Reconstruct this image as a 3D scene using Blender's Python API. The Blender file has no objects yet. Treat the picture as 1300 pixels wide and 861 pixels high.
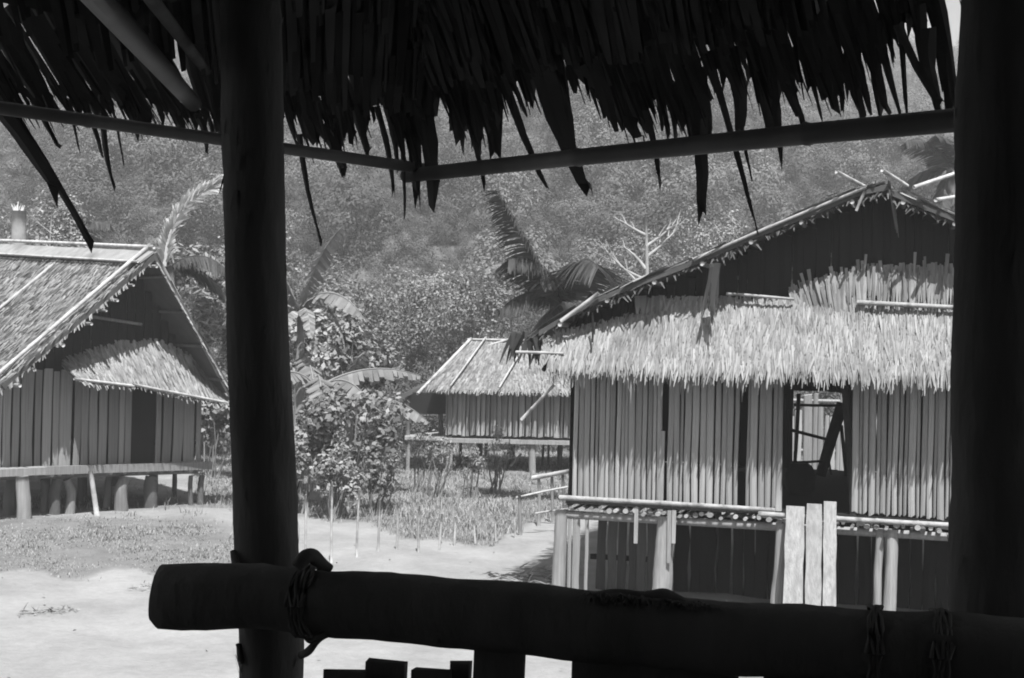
import bpy, math, random
import numpy as np
from mathutils import Vector, Matrix

random.seed(7)
rng = np.random.default_rng(7)
S = bpy.context.scene
COL = S.collection

# ------------------------------------------------------------------ camera
F = 1805.0                    # focal length in photograph pixels (1300 px wide)
EYE = Vector((0.0, 0.0, 3.4))
ROLL = 0.025
RIGHT = Vector((math.cos(ROLL), 0, math.sin(ROLL)))
UP = Vector((-math.sin(ROLL), 0, math.cos(ROLL)))
FWD = Vector((0, 1, 0))
cam_d = bpy.data.cameras.new('camera')
cam_d.sensor_width = 36.0
cam_d.lens = 36.0 * F / 1300.0
cam_d.clip_start = 0.05
cam_d.clip_end = 5000
cam = bpy.data.objects.new('camera', cam_d)
COL.objects.link(cam)
cam.matrix_world = Matrix(((RIGHT.x, UP.x, -FWD.x, EYE.x), (RIGHT.y, UP.y, -FWD.y, EYE.y),
                           (RIGHT.z, UP.z, -FWD.z, EYE.z), (0, 0, 0, 1)))
S.camera = cam

# ------------------------------------------------------------------ light
SUN_EL = math.radians(62)
SUN_AZ = math.radians(8)      # to the right of straight behind the viewer
to_sun = Vector((math.sin(SUN_AZ) * math.cos(SUN_EL), -math.cos(SUN_AZ) * math.cos(SUN_EL), math.sin(SUN_EL)))
world = bpy.data.worlds.new('World')
S.world = world
world.use_nodes = True
wn = world.node_tree
wn.nodes.clear()
sky = wn.nodes.new('ShaderNodeTexSky')
sky.sky_type = 'NISHITA'
sky.sun_disc = False
sky.sun_elevation = SUN_EL
sky.sun_rotation = math.pi - SUN_AZ
sky.air_density = 1.0
sky.dust_density = 2.0
bw = wn.nodes.new('ShaderNodeRGBToBW')      # black and white film
bgn = wn.nodes.new('ShaderNodeBackground')
bgn.inputs['Strength'].default_value = 0.05
out = wn.nodes.new('ShaderNodeOutputWorld')
wn.links.new(sky.outputs[0], bw.inputs[0])
wn.links.new(bw.outputs[0], bgn.inputs[0])
wn.links.new(bgn.outputs[0], out.inputs[0])
sun_d = bpy.data.lights.new('sun', 'SUN')
sun_d.energy = 5.0
sun_d.angle = math.radians(0.5)
sun_d.color = (1, 1, 1)
sun = bpy.data.objects.new('sun', sun_d)
COL.objects.link(sun)
sun.rotation_euler = to_sun.to_track_quat('Z', 'Y').to_euler()
sun.location = (0, -5, 30)

S.view_settings.view_transform = 'Standard'
S.view_settings.look = 'None'
S.view_settings.gamma = 1
S.view_settings.use_curve_mapping = False
S.view_settings.exposure = 1.2
S.render.engine = 'CYCLES'
S.cycles.use_denoising = True
S.cycles.max_bounces = 6
S.cycles.diffuse_bounces = 4
S.cycles.volume_bounces = 1
S.cycles.filter_width = 1.9

# ------------------------------------------------------------------ helpers
def P(px, py, d):
    """point seen at a photograph pixel, d metres ahead"""
    return EYE + d * (FWD + ((px - 650) / F) * RIGHT + ((430.5 - py) / F) * UP)

def G(px, py, z=0.0):
    """ground point under a photograph pixel"""
    r = FWD + ((px - 650) / F) * RIGHT + ((430.5 - py) / F) * UP
    t = (z - EYE.z) / r.z
    return EYE + t * r

def pix(x, y, z):
    v = Vector((x, y, z)) - EYE
    return 650 + F * v.dot(RIGHT) / v.y, 430.5 - F * v.dot(UP) / v.y

def V(*a):
    return Vector(a)

def U(a, b):
    return random.uniform(a, b)

class MB:
    def __init__(s):
        s.v = []; s.f = []
    def add(s, vs, fs):
        n = len(s.v)
        s.v.extend([tuple(p) for p in vs])
        s.f.extend([tuple(i + n for i in f) for f in fs])
    def hexa(s, p):          # 8 corners: 4 bottom ring, 4 top ring
        s.add(p, [(3, 2, 1, 0), (4, 5, 6, 7), (0, 1, 5, 4), (1, 2, 6, 5), (2, 3, 7, 6), (3, 0, 4, 7)])
    def bar(s, a, b, side, w, t):
        """rectangular bar a->b; side = width direction"""
        a = Vector(a); b = Vector(b)
        d = (b - a).normalized()
        side = Vector(side); side = (side - d * side.dot(d)).normalized()
        n = d.cross(side)
        r = []
        for q in (a, b):
            r += [q - side * w / 2 - n * t / 2, q + side * w / 2 - n * t / 2, q + side * w / 2 + n * t / 2, q - side * w / 2 + n * t / 2]
        s.hexa(r)
    def tube(s, pts, rad, n=8, jit=0.0):
        pts = [Vector(p) for p in pts]
        m = len(pts)
        if not hasattr(rad, '__len__'):
            rad = [rad] * m
        vs = []; fs = []
        for i, p in enumerate(pts):
            d = (pts[min(i + 1, m - 1)] - pts[max(i - 1, 0)]).normalized()
            ref = V(0, 0, 1) if abs(d.z) < 0.9 else V(1, 0, 0)
            a = d.cross(ref).normalized(); b = d.cross(a)
            for k in range(n):
                an = 2 * math.pi * k / n
                rr = rad[i] * (1 + U(-jit, jit))
                vs.append(p + a * math.cos(an) * rr + b * math.sin(an) * rr)
        for i in range(m - 1):
            for k in range(n):
                k2 = (k + 1) % n
                fs.append((i * n + k, i * n + k2, (i + 1) * n + k2, (i + 1) * n + k))
        fs.append(tuple(range(n))); fs.append(tuple((m - 1) * n + k for k in reversed(range(n))))
        s.add(vs, fs)
    def rough(s, pts, rad, n=20, step=0.05, amp=0.05):
        """hand-hewn timber: resampled tube with lumpy skin"""
        pts = [Vector(p) for p in pts]
        P_ = []; R_ = []
        for i in range(len(pts) - 1):
            k = max(1, int((pts[i + 1] - pts[i]).length / step))
            for j in range(k):
                P_.append(pts[i].lerp(pts[i + 1], j / k)); R_.append(rad[i] + (rad[i + 1] - rad[i]) * j / k)
        P_.append(pts[-1]); R_.append(rad[-1])
        n0 = len(s.v)
        s.tube(P_, R_, n)
        ph = [(U(0, 6.28), U(0, 6.28), random.choice((1, 2, 3)), U(2, 16)) for _ in range(7)]
        L = 0.0
        for i, p in enumerate(P_):
            if i:
                L += (p - P_[i - 1]).length
            for k in range(n):
                an = 6.2832 * k / n
                d = sum(math.sin(m_ * an + a_ + f * L) for a_, b_, m_, f in ph) / 7
                q = Vector(s.v[n0 + i * n + k])
                s.v[n0 + i * n + k] = tuple(p + (q - p) * (1 + amp * d * 1.6 + random.gauss(0, amp * 0.16)))
    def pole(s, a, b, r0, r1=None, n=8, bend=0.0, nodes=0.0, jit=0.0):
        """natural pole with a little bend and swollen joints"""
        a = Vector(a); b = Vector(b)
        r1 = r0 if r1 is None else r1
        L = (b - a).length
        off = V(U(-1, 1), U(-1, 1), U(-1, 1)) * bend
        pts = []; rad = []
        k = max(3, int(L / nodes)) if nodes else max(4, min(14, int(L / 0.35)))
        for i in range(k + 1):
            t = i / k
            q = a.lerp(b, t) + off * math.sin(t * math.pi)
            r = r0 + (r1 - r0) * t
            if nodes and 0 < i < k:
                d = (b - a).normalized() * 0.02
                pts += [q - d, q, q + d]; rad += [r * 0.97, r * 1.12, r * 0.97]
            else:
                pts.append(q); rad.append(r * (1 + U(-jit, jit)))
        s.tube(pts, rad, n, jit * 0.6)
    def leaf(s, p, d, side, L, w, segs=2, droop=0.0, tip=0.25, fold=0.0):
        """tapered strip from p along d, drooping"""
        p = Vector(p); d = Vector(d).normalized(); side = Vector(side)
        side = (side - d * side.dot(d)).normalized()
        vs = []; fs = []
        q = p.copy()
        for i in range(segs + 1):
            t = i / segs
            ww = w * (1 - (1 - tip) * t ** 1.8) * 0.5
            n = d.cross(side).normalized()
            if fold:
                vs += [q - side * ww, q + n * fold * ww, q + side * ww]
            else:
                vs += [q - side * ww, q + side * ww]
            d = (d + V(0, 0, -droop / segs)).normalized()
            side = (side - d * side.dot(d)).normalized()
            q = q + d * (L / segs)
        if fold:
            for i in range(segs):
                o = i * 3
                fs += [(o, o + 1, o + 4, o + 3), (o + 1, o + 2, o + 5, o + 4)]
        else:
            fs = [(i * 2, i * 2 + 1, i * 2 + 3, i * 2 + 2) for i in range(segs)]
        s.add(vs, fs)

def link(o, parent=None):
    COL.objects.link(o)
    if parent:
        o.parent = parent
    return o

def base_of(parent):
    b = V(0, 0, 0)
    while parent:
        b = b + parent.location
        parent = parent.parent
    return b

def obj(name, mb, m, parent=None, smooth=False, kind=None):
    me = bpy.data.meshes.new(name)
    o0 = base_of(parent)
    if o0.length:
        vs = [(x - o0.x, y - o0.y, z - o0.z) for x, y, z in mb.v]
    else:
        vs = mb.v
    me.from_pydata(vs, [], mb.f)
    me.materials.append(m)
    if smooth:
        me.polygons.foreach_set('use_smooth', [True] * len(me.polygons))
    o = link(bpy.data.objects.new(name, me), parent)
    if kind:
        o['kind'] = kind
    return o

def quads(name, A, m, parent=None, kind=None, tone=None):
    """A: (N,4,3) array of quads, world coordinates"""
    A = np.asarray(A, dtype=np.float64)
    o0 = base_of(parent)
    A = A - np.array(o0)
    n = len(A)
    me = bpy.data.meshes.new(name)
    me.vertices.add(n * 4); me.loops.add(n * 4); me.polygons.add(n)
    me.vertices.foreach_set('co', A.astype(np.float32).ravel())
    me.loops.foreach_set('vertex_index', np.arange(n * 4, dtype=np.int32))
    me.polygons.foreach_set('loop_start', np.arange(0, n * 4, 4, dtype=np.int32))
    me.polygons.foreach_set('loop_total', np.full(n, 4, dtype=np.int32))
    me.update(calc_edges=True)
    me.materials.append(m)
    if tone is not None:
        me.attributes.new('tone', 'FLOAT', 'FACE').data.foreach_set('value', np.asarray(tone, dtype=np.float32))
    o = link(bpy.data.objects.new(name, me), parent)
    if kind:
        o['kind'] = kind
    return o

def thing(name, label, cat, loc, group=None):
    o = bpy.data.objects.new(name, None)
    o.empty_display_size = 0.2
    o.location = loc
    link(o)
    return tag(o, label, cat, group)

def tag(o, label, cat, group=None):
    o['label'] = label; o['category'] = cat
    if group:
        o['group'] = group
    return o

def struct(o):
    o['kind'] = 'structure'
    return o

def piece(name, me, parent, p, ax, ay, az):
    """an object sharing mesh me; its local axes are mapped on the vectors ax, ay, az"""
    if isinstance(me, list):
        me = random.choice(me)
    o = link(bpy.data.objects.new(name, me), parent)
    q = Vector(p) - base_of(parent)
    o.matrix_local = Matrix(((ax.x, ay.x, az.x, q.x), (ax.y, ay.y, az.y, q.y), (ax.z, ay.z, az.z, q.z), (0, 0, 0, 1)))
    return o

# ------------------------------------------------------------------ materials (grey: black and white film)
def mat(name, base, var=0.25, scale=6.0, stretch=(1, 1, 1), isl=0.0, objr=0.0, rough=0.85, spec=0.2, bump=0.0, bscale=None, spots=0.0, spot_scale=3.0, trans=0.0, tone=False):
    m = bpy.data.materials.new(name)
    m.use_nodes = True
    nt = m.node_tree
    N = nt.nodes; L = nt.links
    b = N['Principled BSDF']
    b.inputs['Roughness'].default_value = rough
    b.inputs['Specular IOR Level'].default_value = spec
    tc = N.new('ShaderNodeTexCoord')
    mp = N.new('ShaderNodeMapping'); mp.inputs['Scale'].default_value = stretch
    L.new(tc.outputs['Object'], mp.inputs['Vector'])
    nz = N.new('ShaderNodeTexNoise'); nz.inputs['Scale'].default_value = scale; nz.inputs['Detail'].default_value = 5
    L.new(mp.outputs[0], nz.inputs['Vector'])
    def math_(op, a, bb):
        q = N.new('ShaderNodeMath'); q.operation = op
        for i, x in enumerate((a, bb)):
            if isinstance(x, (int, float)):
                q.inputs[i].default_value = x
            else:
                L.new(x, q.inputs[i])
        return q.outputs[0]
    # base * (1 + var*(noise-.5)*3)
    v = math_('MULTIPLY_ADD', nz.outputs[0], var * 3.0)
    v.node.inputs[2].default_value = 1 - var * 1.5
    v = math_('MULTIPLY', v, base)
    if isl:
        g = N.new('ShaderNodeNewGeometry')
        r = math_('MULTIPLY_ADD', g.outputs['Random Per Island'], 2 * isl); r.node.inputs[2].default_value = 1 - isl
        v = math_('MULTIPLY', v, r)
    if tone:
        g = N.new('ShaderNodeAttribute'); g.attribute_name = 'tone'; g.attribute_type = 'INSTANCER'
        v = math_('MULTIPLY', v, g.outputs['Fac'])
    if objr:
        g = N.new('ShaderNodeObjectInfo')
        r = math_('MULTIPLY_ADD', g.outputs['Random'], 2 * objr); r.node.inputs[2].default_value = 1 - objr
        v = math_('MULTIPLY', v, r)
    if spots:
        n2 = N.new('ShaderNodeTexNoise'); n2.inputs['Scale'].default_value = spot_scale; n2.inputs['Detail'].default_value = 6
        L.new(mp.outputs[0], n2.inputs['Vector'])
        rp = N.new('ShaderNodeMapRange'); rp.inputs[1].default_value = 0.52; rp.inputs[2].default_value = 0.68
        rp.inputs[3].default_value = 1.0; rp.inputs[4].default_value = 1 - spots
        L.new(n2.outputs[0], rp.inputs[0])
        v = math_('MULTIPLY', v, rp.outputs[0])
    v = math_('MAXIMUM', v, 0.01)
    v = math_('MINIMUM', v, 0.8)
    L.new(v, b.inputs['Base Color'])
    if bump:
        bp = N.new('ShaderNodeBump'); bp.inputs['Strength'].default_value = bump; bp.inputs['Distance'].default_value = 0.02
        n3 = N.new('ShaderNodeTexNoise'); n3.inputs['Scale'].default_value = bscale or scale * 2; n3.inputs['Detail'].default_value = 6
        L.new(mp.outputs[0], n3.inputs['Vector'])
        L.new(n3.outputs[0], bp.inputs['Height']); L.new(bp.outputs[0], b.inputs['Normal'])
    if trans:
        tr = N.new('ShaderNodeBsdfTranslucent'); L.new(v, tr.inputs[0])
        mx = N.new('ShaderNodeMixShader'); mx.inputs[0].default_value = trans
        L.new(b.outputs[0], mx.inputs[1]); L.new(tr.outputs[0], mx.inputs[2])
        L.new(mx.outputs[0], N['Material Output'].inputs[0])
    return m

M = dict(
    dark_wood=mat('dark_wood', 0.1, 0.35, 5, (1, 1, 0.3), rough=1.0, spec=0.0, bump=0.8, bscale=14),
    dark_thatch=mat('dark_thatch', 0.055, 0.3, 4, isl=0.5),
    rafter=mat('rafter_bamboo', 0.065, 0.3, 6, (1, 1, 0.3), rough=0.5),
    eave_pole=mat('eave_pole', 0.12, 0.35, 5, (1, 1, 1), rough=0.6, bump=0.3),
    thatch=mat('pale_thatch', 0.2, 0.25, 5, isl=0.33, spots=0.42, spot_scale=1.3),
    thatch_base=mat('thatch_underlayer', 0.136, 0.3, 8),
    thatch_old=mat('weathered_thatch', 0.167, 0.3, 5, isl=0.4, spots=0.35, spot_scale=2.5),
    bamboo=mat('split_bamboo', 0.24, 0.3, 5, (8, 8, 0.6), objr=0.24, rough=0.6, spots=0.25, spot_scale=2),
    plank=mat('old_wall_plank', 0.205, 0.3, 5, (8, 8, 0.5), objr=0.3, rough=0.75, spots=0.3, spot_scale=2),
    pale_pole=mat('bleached_bamboo', 0.33, 0.35, 7, objr=0.16, rough=0.75, spec=0.1, spots=0.35, spot_scale=5, bump=0.4),
    pale_plank=mat('bleached_plank', 0.245, 0.35, 5, (7, 7, 0.5), objr=0.12, rough=0.8, spec=0.1, spots=0.3, spot_scale=2.5, bump=0.5),
    stilt=mat('stilt_wood', 0.18, 0.35, 5, (5, 5, 0.5), objr=0.35, bump=0.4),
    interior=mat('shaded_bamboo', 0.010, 0.4, 6, (6, 6, 0.6)),  # near-black: shade of rooms, porch and overhangs put into the colour
    pen=mat('pen_board', 0.056, 0.4, 5, (6, 6, 0.6), objr=0.5),  # boards darkened, underfloor shade put into the colour
    hill=mat('hill_soil', 0.085, 0.55, 1.1),
    forest=mat('forest_leaves', 0.113, 0.35, 0.12, isl=0.22, rough=0.7, spec=0.1, spots=0.45, spot_scale=0.3, trans=0.2, tone=True),
    leaf=mat('shrub_leaves', 0.15, 0.3, 1.2, isl=0.6, rough=0.5, trans=0.2),
    pale_leaf=mat('pale_shrub_leaves', 0.21, 0.3, 1.5, isl=0.5, rough=0.5, trans=0.2),
    banana=mat('banana_leaf', 0.165, 0.35, 3, isl=0.25, rough=0.4, trans=0.25),
    palm=mat('palm_leaflets', 0.045, 0.3, 2, isl=0.45, rough=0.4, trans=0.15),
    dead_leaf=mat('dead_palm_leaf', 0.5, 0.3, 3, isl=0.3, trans=0.2),
    bark=mat('bark', 0.136, 0.4, 6, bump=0.4),
    pale_bark=mat('bleached_bark', 0.236, 0.3, 5),
    joist=mat('joist_end_wood', 0.223, 0.3, 6, objr=0.5),
    edge=mat('worn_edge_bamboo', 0.26, 0.4, 9, rough=0.8, spec=0.1, spots=0.5, spot_scale=7, bump=0.6),
    inner=mat('matt_dark_thatch', 0.05, 0.3, 4, isl=0.5, rough=1.0, spec=0.0),  # darker, matt thatch for the roof underside and loose strands
    grass=mat('dry_grass', 0.25, 0.3, 1, isl=0.45, trans=0.25),
    debris=mat('dry_litter', 0.186, 0.4, 5, isl=0.5),
)

def ground_mat():
    m = bpy.data.materials.new('sandy_ground'); m.use_nodes = True
    nt = m.node_tree; N = nt.nodes; L = nt.links
    b = N['Principled BSDF']; b.inputs['Roughness'].default_value = 0.95
    b.inputs['Specular IOR Level'].default_value = 0.1
    tc = N.new('ShaderNodeTexCoord')
    at = N.new('ShaderNodeAttribute'); at.attribute_name = 'grass'
    n1 = N.new('ShaderNodeTexNoise'); n1.inputs['Scale'].default_value = 1.7; n1.inputs['Detail'].default_value = 9; n1.inputs['Roughness'].default_value = 0.7
    n2 = N.new('ShaderNodeTexNoise'); n2.inputs['Scale'].default_value = 0.7; n2.inputs['Detail'].default_value = 8; n2.inputs['Roughness'].default_value = 0.65
    n3 = N.new('ShaderNodeTexNoise'); n3.inputs['Scale'].default_value = 9; n3.inputs['Detail'].default_value = 8; n3.inputs['Roughness'].default_value = 0.75
    for n in (n1, n2, n3):
        L.new(tc.outputs['Object'], n.inputs['Vector'])
    s1 = N.new('ShaderNodeMapRange'); s1.inputs[1].default_value = 0.3; s1.inputs[2].default_value = 0.7; s1.inputs[3].default_value = 0.172; s1.inputs[4].default_value = 0.262
    L.new(n2.outputs[0], s1.inputs[0])
    mu = N.new('ShaderNodeMath'); mu.operation = 'MULTIPLY_ADD'; mu.inputs[1].default_value = 0.5; mu.inputs[2].default_value = 0.75
    L.new(n3.outputs[0], mu.inputs[0])
    sand = N.new('ShaderNodeMath'); sand.operation = 'MULTIPLY'
    L.new(s1.outputs[0], sand.inputs[0]); L.new(mu.outputs[0], sand.inputs[1])
    g1 = N.new('ShaderNodeMapRange'); g1.inputs[1].default_value = 0.3; g1.inputs[2].default_value = 0.7; g1.inputs[3].default_value = 0.10; g1.inputs[4].default_value = 0.175
    L.new(n1.outputs[0], g1.inputs[0])
    ad = N.new('ShaderNodeMath'); ad.operation = 'MULTIPLY_ADD'; ad.inputs[1].default_value = 1.5
    sub = N.new('ShaderNodeMath'); sub.operation = 'SUBTRACT'; sub.inputs[1].default_value = 0.75
    L.new(at.outputs['Fac'], sub.inputs[0])
    L.new(n1.outputs[0], ad.inputs[0]); L.new(sub.outputs[0], ad.inputs[2])
    fr = N.new('ShaderNodeMapRange'); fr.inputs[1].default_value = 0.30; fr.inputs[2].default_value = 0.72
    L.new(ad.outputs[0], fr.inputs[0])
    mx = N.new('ShaderNodeMix'); mx.data_type = 'FLOAT'
    L.new(fr.outputs[0], mx.inputs[0]); L.new(sand.outputs[0], mx.inputs[2]); L.new(g1.outputs[0], mx.inputs[3])
    L.new(mx.outputs[0], b.inputs['Base Color'])
    bp = N.new('ShaderNodeBump'); bp.inputs['Strength'].default_value = 0.8; bp.inputs['Distance'].default_value = 0.08
    L.new(n1.outputs[0], bp.inputs['Height']); L.new(bp.outputs[0], b.inputs['Normal'])
    return m

# ------------------------------------------------------------------ ground
def sm(a, b, x):
    t = min(1, max(0, (x - a) / (b - a)))
    return t * t * (3 - 2 * t)

def grassiness(x, y):
    """where grass has taken hold of the yard (0 bare sand, 1 grass)"""
    # unseen dark ground cover, added to cut light bounced at veranda and right house
    dark = max(sm(12.6, 11.6, y + 0.4 * math.sin(x * 2.1)), sm(1.1, 1.7, x + 0.3 * math.sin(y * 1.7)) * sm(19.5, 18.6, y + 0.27 * x))
    if y < 11 or dark > 0.98:
        return 1.0
    px, py = pix(x, y, 0)
    g = dark
    # lawn before the left house
    if px < 420:
        g = max(g, sm(738, 720, py + 6 * math.sin(px * 0.05)) * sm(350, 255, px + 25 * math.sin(py * 0.06)) * sm(645, 668, py))
        g = max(g, 0.35 * sm(770, 776, py) * sm(792, 782, py) * sm(20, 40, px) * sm(105, 80, px))
    # meadow round the far house
    edge = 655 + 35 * sm(380, 600, px) - 38 * sm(620, 705, px)
    g = max(g, sm(edge + 10, edge - 8, py + 4 * math.sin(px * 0.07)) * sm(250, 330, px))
    g = max(g, sm(652, 640, py))
    if px < 330:
        g *= 1 - 0.6 * sm(640, 625, py) * sm(262, 235, px)
    return g

def bank(x, y):
    return 0.12 * sm(27.6, 32.5, y - 0.25 * (x + 8)) * sm(-4.4, -6.2, x)

def build_ground():
    xs = [-2000, -400, -120, -60, -40] + list(np.arange(-25, 25.01, 0.25)) + [40, 60, 120, 400, 2000]
    ys = [-2000, -300, -60, -10, 5] + list(np.arange(9, 48.01, 0.25)) + [55, 70, 120, 400, 3000]
    vs = []; att = []
    for y in ys:
        for x in xs:
            z = 0.0
            if 9 < y < 48 and -25 < x < 25:
                z = 0.025 * math.sin(x * 1.3 + math.sin(y * 0.9)) * math.sin(y * 1.1 + 0.7 * math.sin(x * 0.8)) + 0.012 * math.sin(x * 3.9 + y * 2.1) + random.gauss(0, 0.009)
            if 20 < y < 60 and -60 <= x <= -2:
                z += bank(x, y)
            vs.append((x, y, z)); att.append(grassiness(x, y) if -60 <= x <= 60 and y <= 120 else 1.0)
    nx = len(xs)
    fs = [(j * nx + i, j * nx + i + 1, (j + 1) * nx + i + 1, (j + 1) * nx + i) for j in range(len(ys) - 1) for i in range(nx - 1)]
    me = bpy.data.meshes.new('ground'); me.from_pydata(vs, [], fs)
    a = me.attributes.new('grass', 'FLOAT', 'POINT'); a.data.foreach_set('value', att)
    me.materials.append(ground_mat())
    me.polygons.foreach_set('use_smooth', [True] * len(me.polygons))
    return struct(link(bpy.data.objects.new('ground', me)))
build_ground()

# ------------------------------------------------------------------ hill and its forest
def hill_z(x, y):
    t = max(0.0, (y - 46) / 214)
    z = 63 * t ** 1.12 if t < 1 else 63 + 14 * (1 - math.exp(-(t - 1) * 1.2)) - 20 * max(0, t - 1.3)
    u = x / max(y, 40)
    z *= 1.0 - 0.09 * sm(0.05, 0.36, u) + 0.05 * sm(-0.1, -0.4, u)
    k = sm(55, 140, y)
    z += k * (2.2 * math.sin(x * 0.045 + 1.3) + 1.5 * math.sin(x * 0.09 + y * 0.05) + 1.0 * math.sin(y * 0.11 - x * 0.06))
    return z - 0.4 * (1 - sm(46, 56, y))

def build_hill():
    xs = np.arange(-300, 301, 6.0); ys = np.arange(46, 420, 5.0)
    vs = [(x, y, hill_z(x, y)) for y in ys for x in xs]
    nx = len(xs)
    fs = [(j * nx + i, j * nx + i + 1, (j + 1) * nx + i + 1, (j + 1) * nx + i) for j in range(len(ys) - 1) for i in range(nx - 1)]
    me = bpy.data.meshes.new('hillside'); me.from_pydata(vs, [], fs); me.materials.append(M['hill'])
    me.polygons.foreach_set('use_smooth', [True] * len(me.polygons))
    struct(link(bpy.data.objects.new('hillside', me)))
build_hill()

def leaf_quads(C, nrm, size, aspect=0.55):
    """quads centred on C with normals nrm, random spin"""
    n = len(C)
    nrm = nrm / np.linalg.norm(nrm, axis=1, keepdims=True)
    r = rng.normal(size=(n, 3))
    a = np.cross(nrm, r); a /= np.linalg.norm(a, axis=1, keepdims=True) + 1e-9
    b = np.cross(nrm, a)
    s = np.asarray(size).reshape(-1, 1)
    a = a * s * 0.5; b = b * s * 0.5 * aspect
    # diamond-like leaf
    return np.stack([C - a, C - b + a * 0.1, C + a, C + b + a * 0.1], axis=1)

def crown_points(c, rad, n, clumps, tight=0.42, jitter=0.5):
    """leaf centres gathered in clumps over an ellipsoid"""
    c = np.array(c); rad = np.array(rad)
    d = rng.normal(size=(clumps, 3)); d[:, 2] = d[:, 2] * 0.8 + 0.25
    d /= np.linalg.norm(d, axis=1, keepdims=True)
    cc = d * rng.uniform(0.45, 0.9, (clumps, 1))
    k = rng.integers(0, clumps, n)
    dd = rng.normal(size=(n, 3)); dd /= np.linalg.norm(dd, axis=1, keepdims=True)
    rr = tight * rng.uniform(0.5, 1.05, (n, 1)) * rng.uniform(0.7, 1.2, (clumps, 1))[k]
    pts = cc[k] + dd * rr
    nrm = dd * 0.8 + cc[k] * (0.3 if jitter > 0.4 else 0.9) + rng.normal(size=(n, 3)) * jitter + np.array([0, -0.05, 0.35])
    return c + pts * rad, nrm

def build_forest():
    pts = []; scl = []; rot = []; tone = []; idx = []
    def bush(x, y, z, r, h, kind):
        pts.append((x, y, z)); scl.append((r, r * rng.uniform(0.85, 1.15), h)); rot.append((0, 0, rng.uniform(0, 6.283)))
        tone.append(rng.uniform(0.6, 1.4)); idx.append(kind)
    NG = 86
    for i in range(NG * NG):
        y = 49 + 229 * ((i // NG + rng.random()) / NG) ** 0.9
        x = (((i % NG) + rng.random() * 1.1) / NG * 2 - 1) * (0.39 * y + 8)
        r = 0.9 + 1.3 * rng.random() ** 1.5 + (1.8 * rng.random() if rng.random() > 0.88 else 0)
        r *= 0.6 + 0.4 * sm(55, 130, y)
        bush(x, y, hill_z(x, y), r, r * rng.uniform(0.7, 1.4), int(rng.integers(0, 4)))
    for i in range(330):
        y = 62 + 203 * rng.random(); x = (rng.random() * 2 - 1) * (0.39 * y + 8)
        r = rng.uniform(1.8, 3.6)
        bush(x, y, hill_z(x, y) + r * rng.uniform(0.2, 0.7), r, r * rng.uniform(0.7, 1.2), int(rng.integers(4, 7)))
    # undergrowth behind the houses, down to the meadow
    k = 0
    while k < 640:
        y = rng.uniform(33, 58); x = rng.uniform(-0.40, 0.36) * y
        if y < 42.5 and -3.2 < x < 16: continue
        if y < 37.5 and x < -5.6: continue
        if y < 36 and x < -3.2 and rng.random() < 0.3: continue
        r = rng.uniform(0.5, 1.1)
        bush(x, y, max(0, hill_z(x, y)), r, r * rng.uniform(0.8, 1.8), int(rng.integers(0, 4)))
        k += 1
    protos = []
    for i in range(7):
        big = i >= 4
        n = 5200 if big else 2800
        C, Nn = crown_points((0, 0, 0.45), (1, 1, 1), n, 26 if big else 12, 0.3 if big else 0.42, 0.25)
        me = bpy.data.meshes.new('forest_crown')
        A = leaf_quads(C, Nn, rng.uniform(0.6, 1.4, n) * (0.055 if big else 0.075), 0.6)
        me.vertices.add(n * 4); me.loops.add(n * 4); me.polygons.add(n)
        me.vertices.foreach_set('co', A.astype(np.float32).ravel())
        me.loops.foreach_set('vertex_index', np.arange(n * 4, dtype=np.int32))
        me.polygons.foreach_set('loop_start', np.arange(0, n * 4, 4, dtype=np.int32))
        me.polygons.foreach_set('loop_total', np.full(n, 4, dtype=np.int32))
        me.update(calc_edges=True)
        me.materials.append(M['forest'])
        protos.append(bpy.data.objects.new('forest_crown', me))       # source shapes, not placed in the scene themselves
    me = bpy.data.meshes.new('forest'); me.from_pydata(pts, [], [])
    def attr(name, typ, data):
        at = me.attributes.new(name, typ, 'POINT')
        at.data.foreach_set('vector' if typ == 'FLOAT_VECTOR' else 'value', np.asarray(data, dtype=np.int32 if typ == 'INT' else np.float32).ravel())
    attr('scl', 'FLOAT_VECTOR', scl); attr('rot', 'FLOAT_VECTOR', rot); attr('tone', 'FLOAT', tone); attr('idx', 'INT', idx)
    me.materials.append(M['forest'])
    o = link(bpy.data.objects.new('forest', me)); o['kind'] = 'stuff'
    g = bpy.data.node_groups.new('scatter_forest', 'GeometryNodeTree')
    g.interface.new_socket('Geometry', in_out='INPUT', socket_type='NodeSocketGeometry')
    g.interface.new_socket('Geometry', in_out='OUTPUT', socket_type='NodeSocketGeometry')
    N = g.nodes; L = g.links
    gi = N.new('NodeGroupInput'); go = N.new('NodeGroupOutput')
    g2i = N.new('GeometryNodeGeometryToInstance')
    for p in reversed(protos):
        oi = N.new('GeometryNodeObjectInfo'); oi.inputs['Object'].default_value = p
        L.new(oi.outputs['Geometry'], g2i.inputs[0])
    iop = N.new('GeometryNodeInstanceOnPoints'); iop.inputs['Pick Instance'].default_value = True
    def na(name, typ):
        q = N.new('GeometryNodeInputNamedAttribute'); q.data_type = typ; q.inputs['Name'].default_value = name
        return q.outputs['Attribute']
    L.new(gi.outputs[0], iop.inputs['Points']); L.new(g2i.outputs[0], iop.inputs['Instance'])
    L.new(na('idx', 'INT'), iop.inputs['Instance Index']); L.new(na('scl', 'FLOAT_VECTOR'), iop.inputs['Scale'])
    e2r = N.new('FunctionNodeEulerToRotation'); L.new(na('rot', 'FLOAT_VECTOR'), e2r.inputs[0]); L.new(e2r.outputs[0], iop.inputs['Rotation'])
    L.new(iop.outputs[0], go.inputs[0])
    md = o.modifiers.new('scatter', 'NODES'); md.node_group = g
    tag(o, 'dense scrubby forest covering the whole hillside behind the houses', 'forest')
build_forest()

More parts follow.
